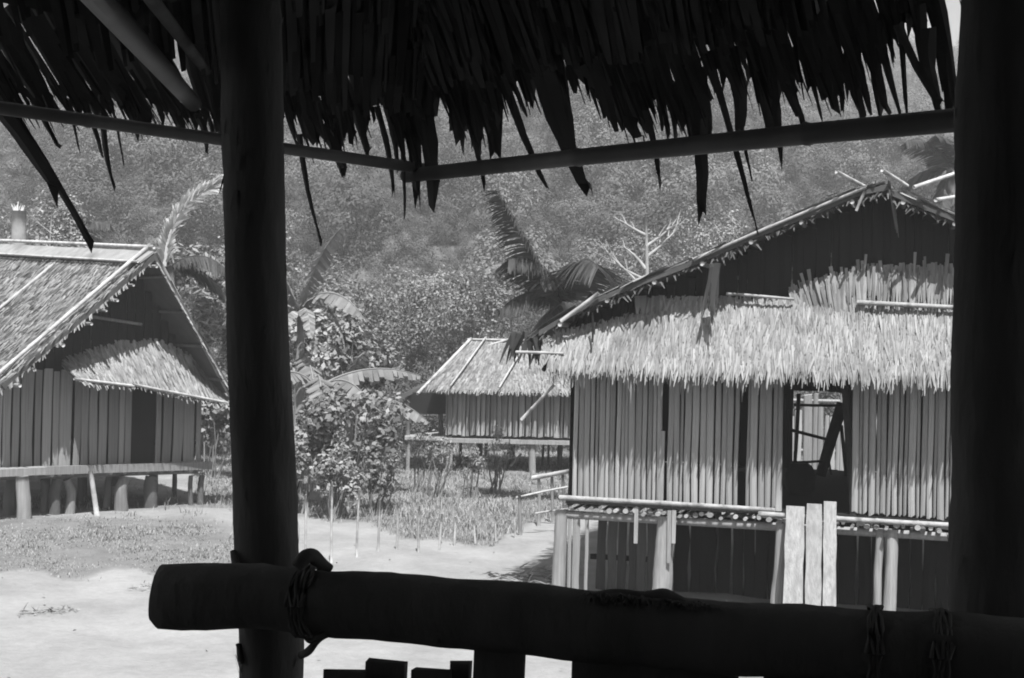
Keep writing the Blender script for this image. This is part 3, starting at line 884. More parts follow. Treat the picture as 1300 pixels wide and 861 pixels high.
# ------------------------------------------------------------------ house on the left
FL = Frame(P(-14, 595, 25.0), math.radians(44))
def left_house():
    h = thing('stilt_house', 'weathered plank house on thick stilts at left with steep thatched roof', 'house', FL.w(2, -3, 0))
    f0 = P(-14, 595, 25.0)
    ur = FL.st(FL.px(254, 590))[0]
    zr = FL.px(254, 588).z; zl = f0.z
    zfl = lambda s: zl + (zr - zl) * s / ur
    tv = 0.8; back = -7.5
    ap = FL.st(FL.px(197, 322, tv)); el = FL.st(FL.px(2, 489, tv)); er = FL.st(FL.px(296, 497, tv))
    # roof: two slopes
    def W(s, t, z):
        return FL.w(s, t, z)
    rise = 0.42
    RF = W(ap[0], tv, ap[2]); RB = W(ap[0], back, ap[2] + rise)
    LF = W(el[0], tv, el[2]); LB = W(el[0], back, el[2] + 0.1)
    EF = W(er[0], tv, er[2]); EB = W(er[0], back, er[2])
    roof = one('roof', lambda q: (slab(q, RF, RB, LF, LB, 0.1, 24, 10, 0.015), slab(q, RF, RB, EF, EB, 0.06, 12, 6, 0.015)), M['dark_thatch'], h)  # slab coloured dark to carry the shade of the roof's underside
    q = MB()
    thatch_rows(q, RF, RB, LF, LB, 17, 62, 0.24, 0.03, 0.1, 0.3, 0.25, 2, 0.07)
    thatch_rows(q, RF, RB, EF, EB, 8, 14, 0.4, 0.075, 0.10, 0.14, 0.15, 1, 0.08)
    # ragged verges
    for i in range(160):
        f = random.random()
        for a, b in ((RF, LF), (RF, EF)):
            p = a.lerp(b, f)
            q.leaf(p - FL.n * 0.1 + V(0, 0, -0.04), FL.n * 0.8 + V(0, 0, -0.35) + (b - a).normalized() * U(0, 0.7), V(0, 0, 1) + FL.a, U(0.1, 0.28), 0.06, 1, 0.2)
    obj('thatch', q, M['thatch_old'], roof, kind='stuff')
    # pale ridge capping
    nL = (LF - RF).cross(RB - RF).normalized()
    if nL.z < 0:
        nL = -nL
    dl = (LF - RF).normalized()
    cap = one('ridge_cap', lambda q: slab(q, RF + nL * 0.06, RB + nL * 0.06, RF + dl * 0.36 + nL * 0.07, RB + dl * 0.36 + nL * 0.07, 0.03, 24, 2, 0.008), M['thatch'], roof)
    def pole(name, a, b, r, m='pale_pole', bend=0.02):
        one(name, lambda q: q.pole(a, b, r, r * 0.9, 8, bend), M[m], roof, True)
    pole('ridge_pole', RF + V(0, 0, 0.12) - FL.n * 0.05, RB + V(0, 0, 0.12), 0.035)
    pole('weight_pole', RF + dl * 0.38 + nL * 0.1, RB + dl * 0.38 + nL * 0.1, 0.022, bend=0)
    for k, off in enumerate((0.22, 3.3, 6.6)):
        a = RF - FL.n * off + nL * 0.12; b = LF - FL.n * off + nL * 0.12
        pole('weight_pole', a - dl * 0.12, b + dl * 0.25, 0.04 if k == 0 else 0.032, bend=0.01)
    pole('weight_pole', LF - FL.n * 1.2 + nL * 0.1 - dl * 0.1, LF - FL.n * 4.2 + nL * 0.1 - dl * 0.75, 0.03)
    # purlin ends under the verge
    for f, r in ((0.05, 0.03), (0.2, 0.025), (0.32, 0.03), (0.4, 0.022), (0.5, 0.03), (0.66, 0.04), (0.84, 0.035), (0.95, 0.035)):
        p = RF.lerp(LF, f) - nL * 0.16
        one('purlin', lambda q: q.pole(p + FL.n * U(0.05, 0.2), p - FL.n * 8.2 + V(0, 0, rise * (1 - f)), r, r, 8, 0), M['pale_pole'], roof, True)
    for f in (0.1, 0.35, 0.6, 0.85):
        p = RF.lerp(EF, f) - V(0, 0, 0.16)
        one('purlin', lambda q: q.pole(p + FL.n * U(0.0, 0.1), p - FL.n * 8.2, 0.03, 0.03, 8, 0), M['stilt'], roof, True)
    one('rafter', lambda q: q.pole(RF - FL.n * 0.1 + V(0.05, 0, 0.02), EF - FL.n * 0.1 + V(0, 0, -0.1), 0.04), M['stilt'], roof, True)
    # walls
    door0 = FL.st(FL.px(168, 560))[0]; door1 = FL.st(FL.px(198, 560))[0]
    ztop = lambda s: zfl(s) + 1.75
    fw = one('front_wall', lambda q: (q.bar(FL.w(-0.3, -0.06, zl + 0.4), FL.w(door0, -0.06, zl + 0.4), V(0, 0, 1), 0.06, 0.04),
                                     q.bar(FL.w(door1, -0.06, zfl(door1) + 0.4), FL.w(ur, -0.06, zr + 0.4), V(0, 0, 1), 0.06, 0.04),
                                     q.bar(FL.w(-0.3, -0.06, zl + 1.65), FL.w(ur, -0.06, zr + 1.65), V(0, 0, 1), 0.06, 0.04)), M['interior'], h)
    wall_slats(FL, fw, -0.35, door0, zfl, ztop, 0.2, WPLANK, 0, 'wall_plank', 0.01, 0.02)
    wall_slats(FL, fw, door1, ur, zfl, ztop, 0.2, WPLANK, 0, 'wall_plank', 0.01, 0.02)
    one('gap_light_block', lambda q: q.bar(FL.w(-0.3, -0.2, zl + 0.9), FL.w(ur - 0.05, -0.2, zl + 0.85), V(0, 0, 1), 1.8, 0.03), M['interior'], h)  # dark sheet added to stop light showing through the plank gaps
    one('door', lambda q: q.hexa([FL.w(door0 - 0.03, -0.12, zfl(door0)), FL.w(door1 + 0.03, -0.12, zfl(door0)), FL.w(door1 + 0.03, -0.08, zfl(door0)), FL.w(door0 - 0.03, -0.08, zfl(door0)),
                                 FL.w(door0 - 0.03, -0.12, zfl(door0) + 1.7), FL.w(door1 + 0.03, -0.12, zfl(door0) + 1.7), FL.w(door1 + 0.03, -0.08, zfl(door0) + 1.7), FL.w(door0 - 0.03, -0.08, zfl(door0) + 1.7)]), M['interior'], h)
    # gable boards high up, dark under the overhang
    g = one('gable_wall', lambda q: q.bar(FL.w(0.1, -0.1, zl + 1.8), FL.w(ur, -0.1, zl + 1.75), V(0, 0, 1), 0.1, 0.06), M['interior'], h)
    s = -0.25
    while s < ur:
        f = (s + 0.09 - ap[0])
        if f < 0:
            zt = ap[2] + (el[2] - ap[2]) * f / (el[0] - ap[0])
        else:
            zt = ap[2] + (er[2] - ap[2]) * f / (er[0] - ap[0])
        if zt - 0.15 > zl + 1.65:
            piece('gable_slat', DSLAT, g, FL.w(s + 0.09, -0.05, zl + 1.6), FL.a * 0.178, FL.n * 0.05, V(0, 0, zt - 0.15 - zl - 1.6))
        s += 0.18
    one('gable_beam', lambda q: q.pole(FL.px(115, 402, 0.1), FL.px(180, 412, 0.1), 0.03), M['stilt'], h, True)
    for sx in (-0.33, ur):
        sw = one('side_wall', lambda q: q.bar(FL.w(sx, -0.05, zl + 1.3), FL.w(sx, -3.4, zl + 1.3), V(0, 0, 1), 0.06, 0.05), M['interior'], h)
        for i in range(17):
            piece('wall_plank', WPLANK, sw, FL.w(sx + (-0.03 if sx < 0 else 0.03), -0.12 - i * 0.2, zl), FL.n * 0.195, FL.a * (-0.05 if sx < 0 else 0.05), V(0, 0, 1.7))
    one('back_wall', lambda q: q.bar(FL.w(-0.3, -3.4, zl + 1.0), FL.w(ur, -3.4, zl + 1.0), V(0, 0, 1), 2.0, 0.06), M['interior'], h)
    # skirt over the door
    top = [(78, 459), (112, 447), (148, 436), (172, 436), (192, 433), (215, 438), (240, 452), (262, 470), (290, 500)]
    bot = [(96, 482), (118, 487), (150, 489), (176, 489), (205, 497), (228, 503), (250, 507), (270, 510), (294, 511)]
    T = [FL.px(x, y, 0.12) for x, y in top]; B = [FL.px(x, y, 0.75) for x, y in bot]
    skirt = one('eave_skirt', lambda q: [slab(q, T[i] - V(0, 0, .04), T[i + 1] - V(0, 0, .04), B[i] - V(0, 0, .0), B[i + 1] - V(0, 0, .0), 0.05, 3, 3, 0.005) for i in range(len(T) - 1)], M['thatch_base'], h)
    q = MB()
    for i in range(len(T) - 1):
        thatch_rows(q, T[i], T[i + 1], B[i].lerp(T[i], 0.12), B[i + 1].lerp(T[i + 1], 0.12), 9, 90, 0.24, 0.035, 0.12, 0.14, 0.1, 2, 0.06, skew=0.25)
        for k in range(26):
            f = random.random()
            p = T[i].lerp(T[i + 1], f)
            q.leaf(p + V(0, 0, U(-0.04, 0.07)), (B[i] - T[i]), FL.a, U(0.15, 0.3), 0.05, 2, 0.1)
    obj('thatch', q, M['thatch'], skirt, kind='stuff')
    one('batten', lambda q: q.pole(FL.px(94, 481, 0.8), FL.px(170, 490, 0.8), 0.025), M['pale_pole'], skirt, True)
    one('batten', lambda q: q.pole(FL.px(168, 488, 0.8), FL.px(292, 512, 0.8), 0.025), M['pale_pole'], skirt, True)
    # floor
    fl = one('floor', lambda q: q.hexa([FL.w(-0.4, 0.1, zl - 0.07), FL.w(ur + 0.05, 0.1, zr - 0.07), FL.w(ur + 0.05, -3.4, zr - 0.07), FL.w(-0.4, -3.4, zl - 0.07),
                                       FL.w(-0.4, 0.1, zl - 0.01), FL.w(ur + 0.05, 0.1, zr - 0.01), FL.w(ur + 0.05, -3.4, zr - 0.01), FL.w(-0.4, -3.4, zl - 0.01)]), M['plank'], h)
    one('edge_beam', lambda q: q.bar(FL.w(-0.6, 0.16, zl - 0.04), FL.w(ur + 0.15, 0.16, zr - 0.04), V(0, 0, 1), 0.15, 0.1), M['plank'], fl)
    one('ledge', lambda q: q.bar(FL.w(-0.6, 0.35, zl - 0.04), FL.w(0.85, 0.35, zl - 0.04), V(0, 0, 1), 0.13, 0.3), M['pale_plank'], fl)
    me = bpy.data.meshes.new('round_joist'); qq = MB(); qq.tube([(0, 0, 0), (0, 0.5, 0), (0, 1, 0)], [0.05, 0.05, 0.05], 8)
    me.from_pydata(qq.v, [], qq.f); me.materials.append(M['joist'])
    u = -0.3
    while u < ur:
        kk = U(0.5, 1.0); piece('joist', me, fl, FL.w(u, U(0.0, 0.2), zfl(u) - 0.125), FL.a * kk, FL.n * -3, V(0, 0, kk))
        u += U(0.14, 0.34)
    one('bearer', lambda q: [q.pole(FL.w(-0.3, t, zl - 0.17), FL.w(ur, t, zr - 0.17), 0.045) for t in (-0.1, -1.6, -3.2)], M['stilt'], h, True)
    # stilts, front row from the photograph
    for x, w, m, t, yb in ((12, 0.2, 'dark_wood', -0.3, 655), (32, 0.24, 'pale_plank', 0.5, 672), (57, 0.17, 'dark_wood', -0.3, 655), (70, 0.2, 'dark_wood', -0.1, 655),
                           (89, 0.17, 'stilt', -0.1, 658), (135, 0.15, 'dark_wood', -0.3, 655), (155, 0.24, 'stilt', 0.0, 660), (192, 0.26, 'dark_wood', -0.1, 658), (104, 0.1, 'dark_wood', -1.2, 658), (222, 0.1, 'dark_wood', -1.4, 658),
                           (243, 0.09, 'dark_wood', 0.0, 660), (255, 0.12, 'dark_wood', 0.0, 660)):
        s = FL.st(FL.px(x, 620, t))[0]
        zz = zfl(s) - (0.24 if t < 0.3 else 0.1)
        one('stilt', lambda q: q.rough([FL.w(s + U(-0.08, 0.08), t, zz), FL.w(s + U(-.04, .04), t, 0.4), FL.w(s, t, -0.2)], [w / 2 * 0.9, w / 2, w / 2 * 1.12], 12, 0.08, 0.1), M[m], h, True)
    for t in (-1.6, -3.2):
        for s in (0.0, 1.4, 2.6, ur - 0.1):
            one('stilt', lambda q: q.pole(FL.w(s, t, zl - 0.25), FL.w(s, t, -0.2), 0.09, 0.1, 8, 0.02), M['dark_wood'], h, True)
    return zl
left_house()
m_ = MB(); p1 = FL.px(115, 598, 0.3); p0 = FL.px(123, 664, 0.5); p0.z = -0.02
m_.pole(p0, p1, 0.05, 0.045, 8, 0.01)
tag(obj('leaning_pole', m_, M['pale_pole'], None, True), 'short pale pole leaning against the floor edge of the left house', 'pole')

# ------------------------------------------------------------------ small house farther back
FT = Frame(P(567, 553, 36.0), math.radians(2))
def far_house():
    h = thing('stilt_house', 'small thatched house on stilts beyond the meadow, half hidden by the right house', 'house', FT.w(2.5, -2, 0))
    zf = P(567, 553, 36.0).z
    te = 0.42
    EL = FT.px(540, 494, te); ER = FT.w(5.6, te, EL.z - 0.02)
    D = 4.4
    RL = FT.px(594, 432, te - 2.2); RR = FT.w(FT.st(RL)[0] + 3.6, te - 2.2, RL.z)
    BL = FT.w(FT.st(EL)[0], te - D, EL.z); BR = FT.w(5.6, te - D, EL.z)
    roof = one('roof', lambda q: (slab(q, RL, RR, EL, ER, 0.1, 12, 6), slab(q, RL, RR, BL, BR, 0.1, 8, 4)), M['thatch_base'], h)
    q = MB()
    thatch_rows(q, RL, RR, EL, ER, 12, 45, 0.28, 0.045, 0.1, 0.14, 0.15, 1, 0.06)
    for i in range(150):
        p = EL.lerp(ER, random.random())
        q.leaf(p + V(0, 0, 0.02), V(0, -0.25, -1), V(1, 0, 0), U(0.05, 0.16), 0.05, 1)
    thatch_rows(q, RL, RR, BL, BR, 5, 14, 0.5, 0.08, 0.1)
    for a, b in ((RL, EL), (RL, BL)):
        for i in range(60):
            p = a.lerp(b, random.random())
            q.leaf(p, V(-1, 0, -0.4), V(0, 1, 0), U(0.05, 0.2), 0.06, 1)
    obj('thatch', q, M['thatch_old'], roof, kind='stuff')
    def pole(a, b, r, name='weight_pole', m='pale_pole'):
        one(name, lambda q: q.pole(a, b, r, r * 0.9, 6, 0.01), M[m], roof, True)
    nm = V(0, -0.5, 0.9).normalized()
    pole(FT.px(598, 430, te - 2.15), FT.px(530, 500, te + 0.1), 0.045)
    pole(FT.px(593, 431, te - 2.15), FT.px(735, 432, te - 2.15), 0.035, 'ridge_pole')
    pole(RL.lerp(RR, 0.13) + nm * .1, EL.lerp(ER, 0.1) + nm * .1, 0.025)
    pole(RL.lerp(RR, 0.45) + nm * .1, EL.lerp(ER, 0.30) + nm * .1, 0.025)
    pole(RL.lerp(RR, 0.8) + nm * .12, EL.lerp(ER, 0.62) + nm * .12, 0.03)
    pole(FT.px(614, 441, -1.6), FT.px(646, 431, -1.7), 0.04)
    for px0 in (637, 676, 688, 711, 724):
        pole(FT.px(px0, 494, te + 0.05), FT.px(px0, 499, te + 0.05), 0.04, 'purlin')
    # left annex with a lower dark roof
    AL = FT.px(508, 505, 0.4); AR = FT.px(566, 482, 0.3)
    one('annex_roof', lambda q: slab(q, FT.px(560, 480, -1.2), FT.w(FT.st(AR)[0], -3.2, AR.z + 0.1), FT.px(508, 502, -0.2), FT.w(FT.st(AL)[0], -3.2, AL.z), 0.1, 5, 4), M['dark_thatch'], h)
    wl = one('annex_wall', lambda q: q.bar(FT.px(516, 512, -0.5), FT.px(566, 512, -0.5), V(0, 0, 1), 0.55, 0.05), M['interior'], h)
    # walls
    fw = one('front_wall', lambda q: q.hexa([FT.w(0, -0.1, zf), FT.w(5.2, -0.1, zf), FT.w(5.2, -0.06, zf), FT.w(0, -0.06, zf), FT.w(0, -0.1, zf + 1.45), FT.w(5.2, -0.1, zf + 1.45), FT.w(5.2, -0.06, zf + 1.45), FT.w(0, -0.06, zf + 1.45)]), M['interior'], h)
    wall_slats(FT, fw, 0, 3.2, lambda s: zf + 0.02, lambda s: zf + 1.4, 0.13)
    one('side_wall', lambda q: q.bar(FT.w(0, -0.1, zf + 0.72), FT.w(0, -3.2, zf + 0.72), V(0, 0, 1), 1.44, 0.06), M['bamboo'], h)
    one('back_wall', lambda q: q.bar(FT.w(0, -3.2, zf + 0.72), FT.w(5.2, -3.2, zf + 0.72), V(0, 0, 1), 1.44, 0.06), M['bamboo'], h)
    fl = one('floor', lambda q: q.hexa([FT.w(-0.05, 0.2, zf - 0.16), FT.w(5.3, 0.2, zf - 0.16), FT.w(5.3, -3.3, zf - 0.16), FT.w(-0.05, -3.3, zf - 0.16),
                                       FT.w(-0.05, 0.2, zf - 0.06), FT.w(5.3, 0.2, zf - 0.06), FT.w(5.3, -3.3, zf - 0.06), FT.w(-0.05, -3.3, zf - 0.06)]), M['stilt'], h)
    pl = FT.px(514, 554, 0.0)
    one('annex_platform', lambda q: q.hexa([FT.w(FT.st(pl)[0], 0.1, pl.z - 0.08), FT.w(-0.06, 0.1, pl.z - 0.08), FT.w(-0.06, -2, pl.z - 0.08), FT.w(FT.st(pl)[0], -2, pl.z - 0.08),
                                           FT.w(FT.st(pl)[0], 0.1, pl.z), FT.w(-0.06, 0.1, pl.z), FT.w(-0.06, -2, pl.z), FT.w(FT.st(pl)[0], -2, pl.z)]), M['pale_plank'], h)
    for px0, w, m, t in ((519, 0.1, 'pale_plank', 0.0), (571, 0.17, 'pale_plank', 0.05), (609, 0.14, 'dark_wood', -1.6), (617, 0.09, 'dark_wood', -1.4), (584, 0.08, 'dark_wood', -2.0), (650, 0.15, 'dark_wood', -1.5),
                         (675, 0.18, 'pale_plank', 0.05), (690, 0.06, 'dark_wood', -1.6), (696, 0.06, 'dark_wood', -1.6), (711, 0.14, 'dark_wood', -1.5), (556, 0.07, 'dark_wood', -1.0), (734, 0.15, 'stilt', 0.0)):
        s = FT.st(FT.px(px0, 580, t))[0]
        one('stilt', lambda q: q.pole(FT.w(s, t, zf - 0.1), FT.w(s + U(-0.04, 0.04), t, -0.2), w / 2, w / 2 * 1.1, 7, 0.01), M[m], h, True)
    one('annex_post', lambda q: q.pole(FT.px(559, 520, -0.6), FT.px(560, 556, -0.6), 0.06), M['dark_wood'], h, True)
    one('annex_post', lambda q: q.pole(FT.px(517, 505, -0.4), FT.px(518, 556, -0.4), 0.05), M['dark_wood'], h, True)
    one('brace', lambda q: q.pole(FT.px(590, 580, -1.5), FT.px(604, 590, -1.5), 0.03), M['stilt'], h, True)
    one('brace', lambda q: q.pole(FT.px(648, 592, -0.6), FT.px(662, 576, -0.6), 0.03), M['pale_pole'], h, True)
far_house()
m_ = MB(); p0 = FT.px(662, 533, 0.35); p1 = FT.px(704, 488, 0.8); m_.pole(p0, p1, 0.045, 0.04, 7, 0.01, 0.35)
p0 = None
tag(obj('leaning_pole', m_, M['pale_pole'], None, True), 'knotted pale bamboo pole slanting across the front of the far house', 'pole')

# ------------------------------------------------------------------ fences
def fence(label, posts, rails, m, base, r=0.035):
    t = thing('fence', label, 'fence', base)
    for x, yt, yb in posts:
        g = G(x, yb); d = g.y
        top = P(x + U(-4, 4), yt, d)
        one('post', lambda q: q.pole(g - V(0, 0, 0.1), top, r, r * 0.8, 7, 0.02), M[m], t, True)
    for (x0, y0, d0), (x1, y1, d1), rr in rails:
        one('rail', lambda q: q.pole(P(x0, y0, d0), P(x1, y1, d1), rr, rr * 0.9, 7, 0.015), M['pale_pole'], t, True)
fence('row of thin grey stakes across the sandy yard', [(388, 628, 716), (421, 612, 714), (453, 622, 708), (480, 634, 703), (503, 638, 701), (532, 642, 702), (557, 652, 699), (577, 656, 694), (604, 660, 690), (630, 655, 687), (655, 650, 684)], [], 'pale_pole', G(478, 704), 0.02)
gA = G(684, 660)
fence('rickety pole fence between the right house and the meadow', [(661, 628, 681), (684, 605, 668), (703, 603, 664), (717, 600, 662)],
      [((676, 607, 26.0), (724, 598, 25.6), 0.045), ((655, 632, 24.6), (722, 618, 25.0), 0.02), ((680, 652, 25.2), (722, 646, 25.0), 0.02)], 'stilt', gA, 0.035)

# ------------------------------------------------------------------ plants
def foliage(name, label, cat, base, top, rad, n, leaf, m='leaf', clumps=10, stems=5, tight=0.45, group=None, asp=0.6):
    base = Vector(base); top = Vector(top)
    t = thing(name, label, cat, base, group)
    C, Nn = crown_points(top, rad, n, clumps, tight)
    keep = C[:, 2] > base.z + 0.05
    C, Nn = C[keep], Nn[keep]
    quads('crown' if cat == 'tree' else 'foliage', leaf_quads(C, Nn, rng.uniform(0.6, 1.4, len(C)) * leaf, asp), M[m], t)
    q = MB()
    if cat == 'tree':
        q.pole(base - V(0, 0, 0.2), top, 0.12, 0.05, 8, 0.15)
        for i in range(stems):
            f = U(0.4, 0.8)
            q.pole(base.lerp(top, f), top + V(U(-1, 1) * rad[0], U(-1, 1) * rad[1], U(-.2, .8) * rad[2]) * 0.75, 0.045, 0.015, 6, 0.1)
        obj('trunk', q, M['bark'], t, True)
    else:
        for i in range(stems):
            q.pole(base + V(U(-.15, .15), U(-.15, .15), -0.1), top + V(U(-1, 1) * rad[0], U(-1, 1) * rad[1], U(-.3, .8) * rad[2]) * 0.8, 0.025, 0.008, 5, 0.08)
        obj('stems', q, M['bark'], t, True)
    return t

def gz(px, d):
    q = P(px, 430, d)
    z = hill_z(q.x, d) if d > 46 else 0.0
    return V(q.x, d, max(0.0, z))

def blade(q, p, d, L, w, droop, segs=22, side=None, torn=0.5):
    """big banana leaf: arched midrib with folded, slightly torn halves"""
    p = Vector(p); d = Vector(d).normalized()
    side0 = Vector(side) if side is not None else d.cross(V(0, 0, 1))
    pts = []
    for i in range(segs + 1):
        t = i / segs
        sd = (side0 - d * side0.dot(d)).normalized()
        pts.append((p.copy(), sd, d.cross(sd).normalized(), w * 0.5 * max(0.06, math.sin(math.pi * (0.06 + 0.92 * t)) ** 0.6)))
        d = (d + V(0, 0, -droop / segs)).normalized()
        p = p + d * L / segs
    for sg in (-1, 1):
        for i in range(segs):
            a, b = pts[i], pts[i + 1]
            gap = torn * U(0, 1) if random.random() < 0.5 else 0
            lift = -0.45 + U(-0.5, 0.12)
            o = (a[0], a[0] + a[1] * sg * a[3] + V(0, 0, lift * a[3]), b[0].lerp(a[0], gap * 0.6) + b[1] * sg * b[3] * (1 - 0.2 * gap) + V(0, 0, (lift - U(0, .15)) * b[3]), b[0])
            q.add(o, [(0, 1, 2, 3)])
    return pts

def banana(label, base, h, leaves, dead=()):
    t = thing('banana_plant', label, 'banana plant', base)
    base = Vector(base)
    top = base + V(0, 0, h)
    one('stem', lambda q: q.tube([base - V(0, 0, .1), base + V(0.02, 0, h * .5), top, top + V(0, 0, 0.3)], [0.13, 0.11, 0.07, 0.02], 10, 0.04), M['pale_leaf'], t, True)
    for d, L, w, dr in leaves:
        q = MB(); pts = blade(q, top + V(0, 0, U(-0.15, 0.15)), d, L, w, dr)
        lf = obj('leaf', q, M['banana'], t)
        one('midrib', lambda s: s.tube([a[0] + V(0, 0, 0.012) for a in pts], [0.026 * (1 - 0.8 * i / len(pts)) for i in range(len(pts))], 5), M['pale_leaf'], lf, True)
    for d, L, w, dr in dead:
        q = MB(); blade(q, top + V(0, 0, -0.1), d, L, w, dr, torn=0.6)
        obj('dead_leaf', q, M['thatch_old'], t)

banana('tall banana plant with bleached hanging leaves just right of the dark post', gz(381, 30), 3.9,
       [((0.25, -0.2, 1), 2.2, 0.5, 1.2), ((-0.3, -0.3, 1), 2.0, 0.5, 1.0), ((0.8, -0.4, 0.9), 1.8, 0.5, 2.0), ((-0.9, 0.2, 0.8), 2.0, 0.5, 1.8)],
       [((0.65, -0.3, 1.0), 1.7, 0.16, 3.6), ((0.2, -0.5, 0.6), 1.3, 0.3, 3.0), ((-0.2, -0.5, 0.4), 1.3, 0.35, 3.0), ((0.35, -0.5, 0.1), 1.2, 0.2, 2.5)])
banana('banana plant with a broad arching leaf left of the round leafy bush', gz(402, 29), 2.2,
       [((0.75, -0.5, 1.1), 1.9, 0.6, 2.4), ((1.0, 0.3, 0.75), 2.3, 0.6, 1.0), ((-0.6, -0.5, 0.9), 1.7, 0.55, 2.2), ((0.2, -0.8, 0.9), 1.6, 0.55, 2.6), ((-0.2, 0.5, 1.1), 1.8, 0.5, 1.6)])
banana('low banana plant with flat leaves above the round leafy bush', gz(445, 31), 1.85,
       [((1.0, -0.3, 0.55), 2.0, 0.6, 1.3), ((0.6, -0.7, 0.5), 1.6, 0.6, 1.8), ((-0.8, -0.4, 0.8), 1.7, 0.55, 2.0), ((0.1, -0.2, 1.2), 1.6, 0.5, 2.2), ((0.9, 0.5, 0.9), 1.7, 0.5, 2.0)])

foliage('leafy_bush', 'round dark leafy bush at the meadow edge left of the far house', 'bush', gz(440, 27.5), P(443, 545, 27.5), (1.05, 0.9, 0.95), 2600, 0.13, 'leaf', 20, 9, 0.36)
foliage('leafy_bush', 'low pale bush beside the dark post, in front of the banana plants', 'bush', gz(388, 27), P(388, 570, 27), (0.5, 0.5, 0.75), 1000, 0.12, 'pale_leaf', 12, 6, 0.42)
foliage('leafy_bush', 'tall dark weed clump in the meadow just right of the round bush', 'bush', gz(482, 27), P(483, 600, 27), (0.35, 0.35, 0.6), 700, 0.09, 'leaf', 10, 8, 0.45)
foliage('leafy_bush', 'leafy spiky shrub behind the roof peak of the left house', 'bush', gz(250, 36), P(255, 350, 36), (1.3, 1.0, 1.1), 2200, 0.2, 'leaf', 18, 7, 0.4, asp=0.35)
foliage('leafy_bush', 'bright spiky shrub squeezed between left house roof and dark post', 'bush', gz(272, 34), P(272, 425, 34), (0.8, 0.7, 1.0), 1500, 0.24, 'pale_leaf', 14, 6, 0.42, asp=0.25)
foliage('leafy_bush', 'pale bush behind the right corner of the left house wall', 'bush', gz(276, 32), P(276, 545, 32), (0.55, 0.5, 1.1), 1300, 0.15, 'pale_leaf', 14, 6, 0.42)
foliage('leafy_bush', 'pale tangled shrub between the banana plants and the hill', 'bush', gz(412, 33.5), P(412, 460, 33.5), (1.1, 0.8, 1.7), 3600, 0.16, 'pale_leaf', 26, 8, 0.34)
foliage('leafy_bush', 'dark tangled shrub left of the far house annex', 'bush', gz(470, 35), P(470, 485, 35), (0.7, 0.8, 1.2), 2200, 0.15, 'leaf', 22, 8, 0.36)
foliage('leafy_bush', 'small pale bush at the foot of the round dark bush', 'bush', gz(425, 26.3), P(428, 612, 26.3), (0.55, 0.4, 0.5), 1200, 0.09, 'pale_leaf', 14, 7, 0.42)
for x, top, d, rx, lab in ((430, 590, 26.5, 0.3, 'thin pale weed sprouting under the round dark bush'), (537, 575, 31, 0.35, 'feathery pale weed in front of the far house platform'),
                           (560, 588, 30, 0.3, 'low feathery weed left of the far house front stilt'), (632, 575, 31, 0.35, 'tall thin weed in front of the far house middle'),
                           (600, 600, 30, 0.3, 'small weed tuft below the far house brace')):
    foliage('weed', lab, 'weed', gz(x, d), P(x, top, d), (rx, rx, 0.55), 420, 0.10, 'pale_leaf', 9, 7, 0.45, 'weeds of the meadow', 0.3)

TREES = [(500, 365, 52, 2.2, 'leaf', 'dark rounded tree at the hill foot above the far house roof'),
         (560, 375, 55, 1.8, 'pale_leaf', 'pale small tree at the hill foot left of the far house ridge'),
         (610, 390, 50, 1.5, 'leaf', 'low dark tree right behind the far house ridge'),
         (452, 380, 50, 1.7, 'leaf', 'dense dark tree behind the banana plants'),
         (790, 330, 58, 2.0, 'leaf', 'dark tree behind the bare white tree'),
         (900, 300, 62, 1.8, 'pale_leaf', 'pale tree just over the right house roof slope'),
         (330, 330, 52, 2.2, 'leaf', 'tree mostly hidden behind the dark foreground post'),
         (60, 300, 50, 1.8, 'pale_leaf', 'scrubby tree above the left house ridge')]
for x, y, d, r, m, lab in TREES:
    b = gz(x, d); c = P(x, y, d)
    foliage('tree', lab, 'tree', b, b.lerp(c, 0.72), (r * 1.1, r, max(r * 0.9, (c.z - b.z) * 0.62)), 7000, 0.12, m, 34, 6, 0.3, 'trees at the foot of the hill')

# palms
def frond(q, p, d, L, w, droop, n=34, hang=0.6, side=None, rib=None):
    p = Vector(p); d = Vector(d).normalized()
    pts = [p.copy()]
    dirs = [d.copy()]
    for i in range(n):
        d = (d + V(0, 0, -droop / n)).normalized(); p = p + d * L / n
        pts.append(p.copy()); dirs.append(d.copy())
    q.tube(pts, [0.03 * (1 - 0.8 * i / n) for i in range(n + 1)], 5)
    for i in range(2, n + 1):
        dd = dirs[i]
        sd = dd.cross(V(0, 0, 1)).normalized() if abs(dd.z) < 0.97 else V(1, 0, 0)
        t = i / n
        ll = w * (0.45 + 0.9 * math.sin(math.pi * min(1, 0.15 + 0.8 * t))) * U(0.85, 1.1)
        for sg in (-1, 1):
            for k in range(3):
                q.leaf(pts[i] - dd * (k * 0.33 * L / n), sd * sg * 1.0 + dd * (0.7 + U(-.1, .2)) + V(0, 0, -hang * U(0.4, 1.0)), dd, ll, 0.05, 3, 0.5, 0.15)
    return pts

def palm(label, base, top, fronds, m='palm', r=0.13):
    base = Vector(base); top = Vector(top)
    t = thing('palm_tree', label, 'palm', base)
    one('trunk', lambda q: q.pole(base - V(0, 0, .2), top, r, r * 0.7, 9, 0.1, 0, 0.05), M['bark'], t, True)
    for f in fronds:
        q = MB(); frond(q, top, *f[:4])
        obj('frond', q, M[f[4] if len(f) > 4 else m], t)

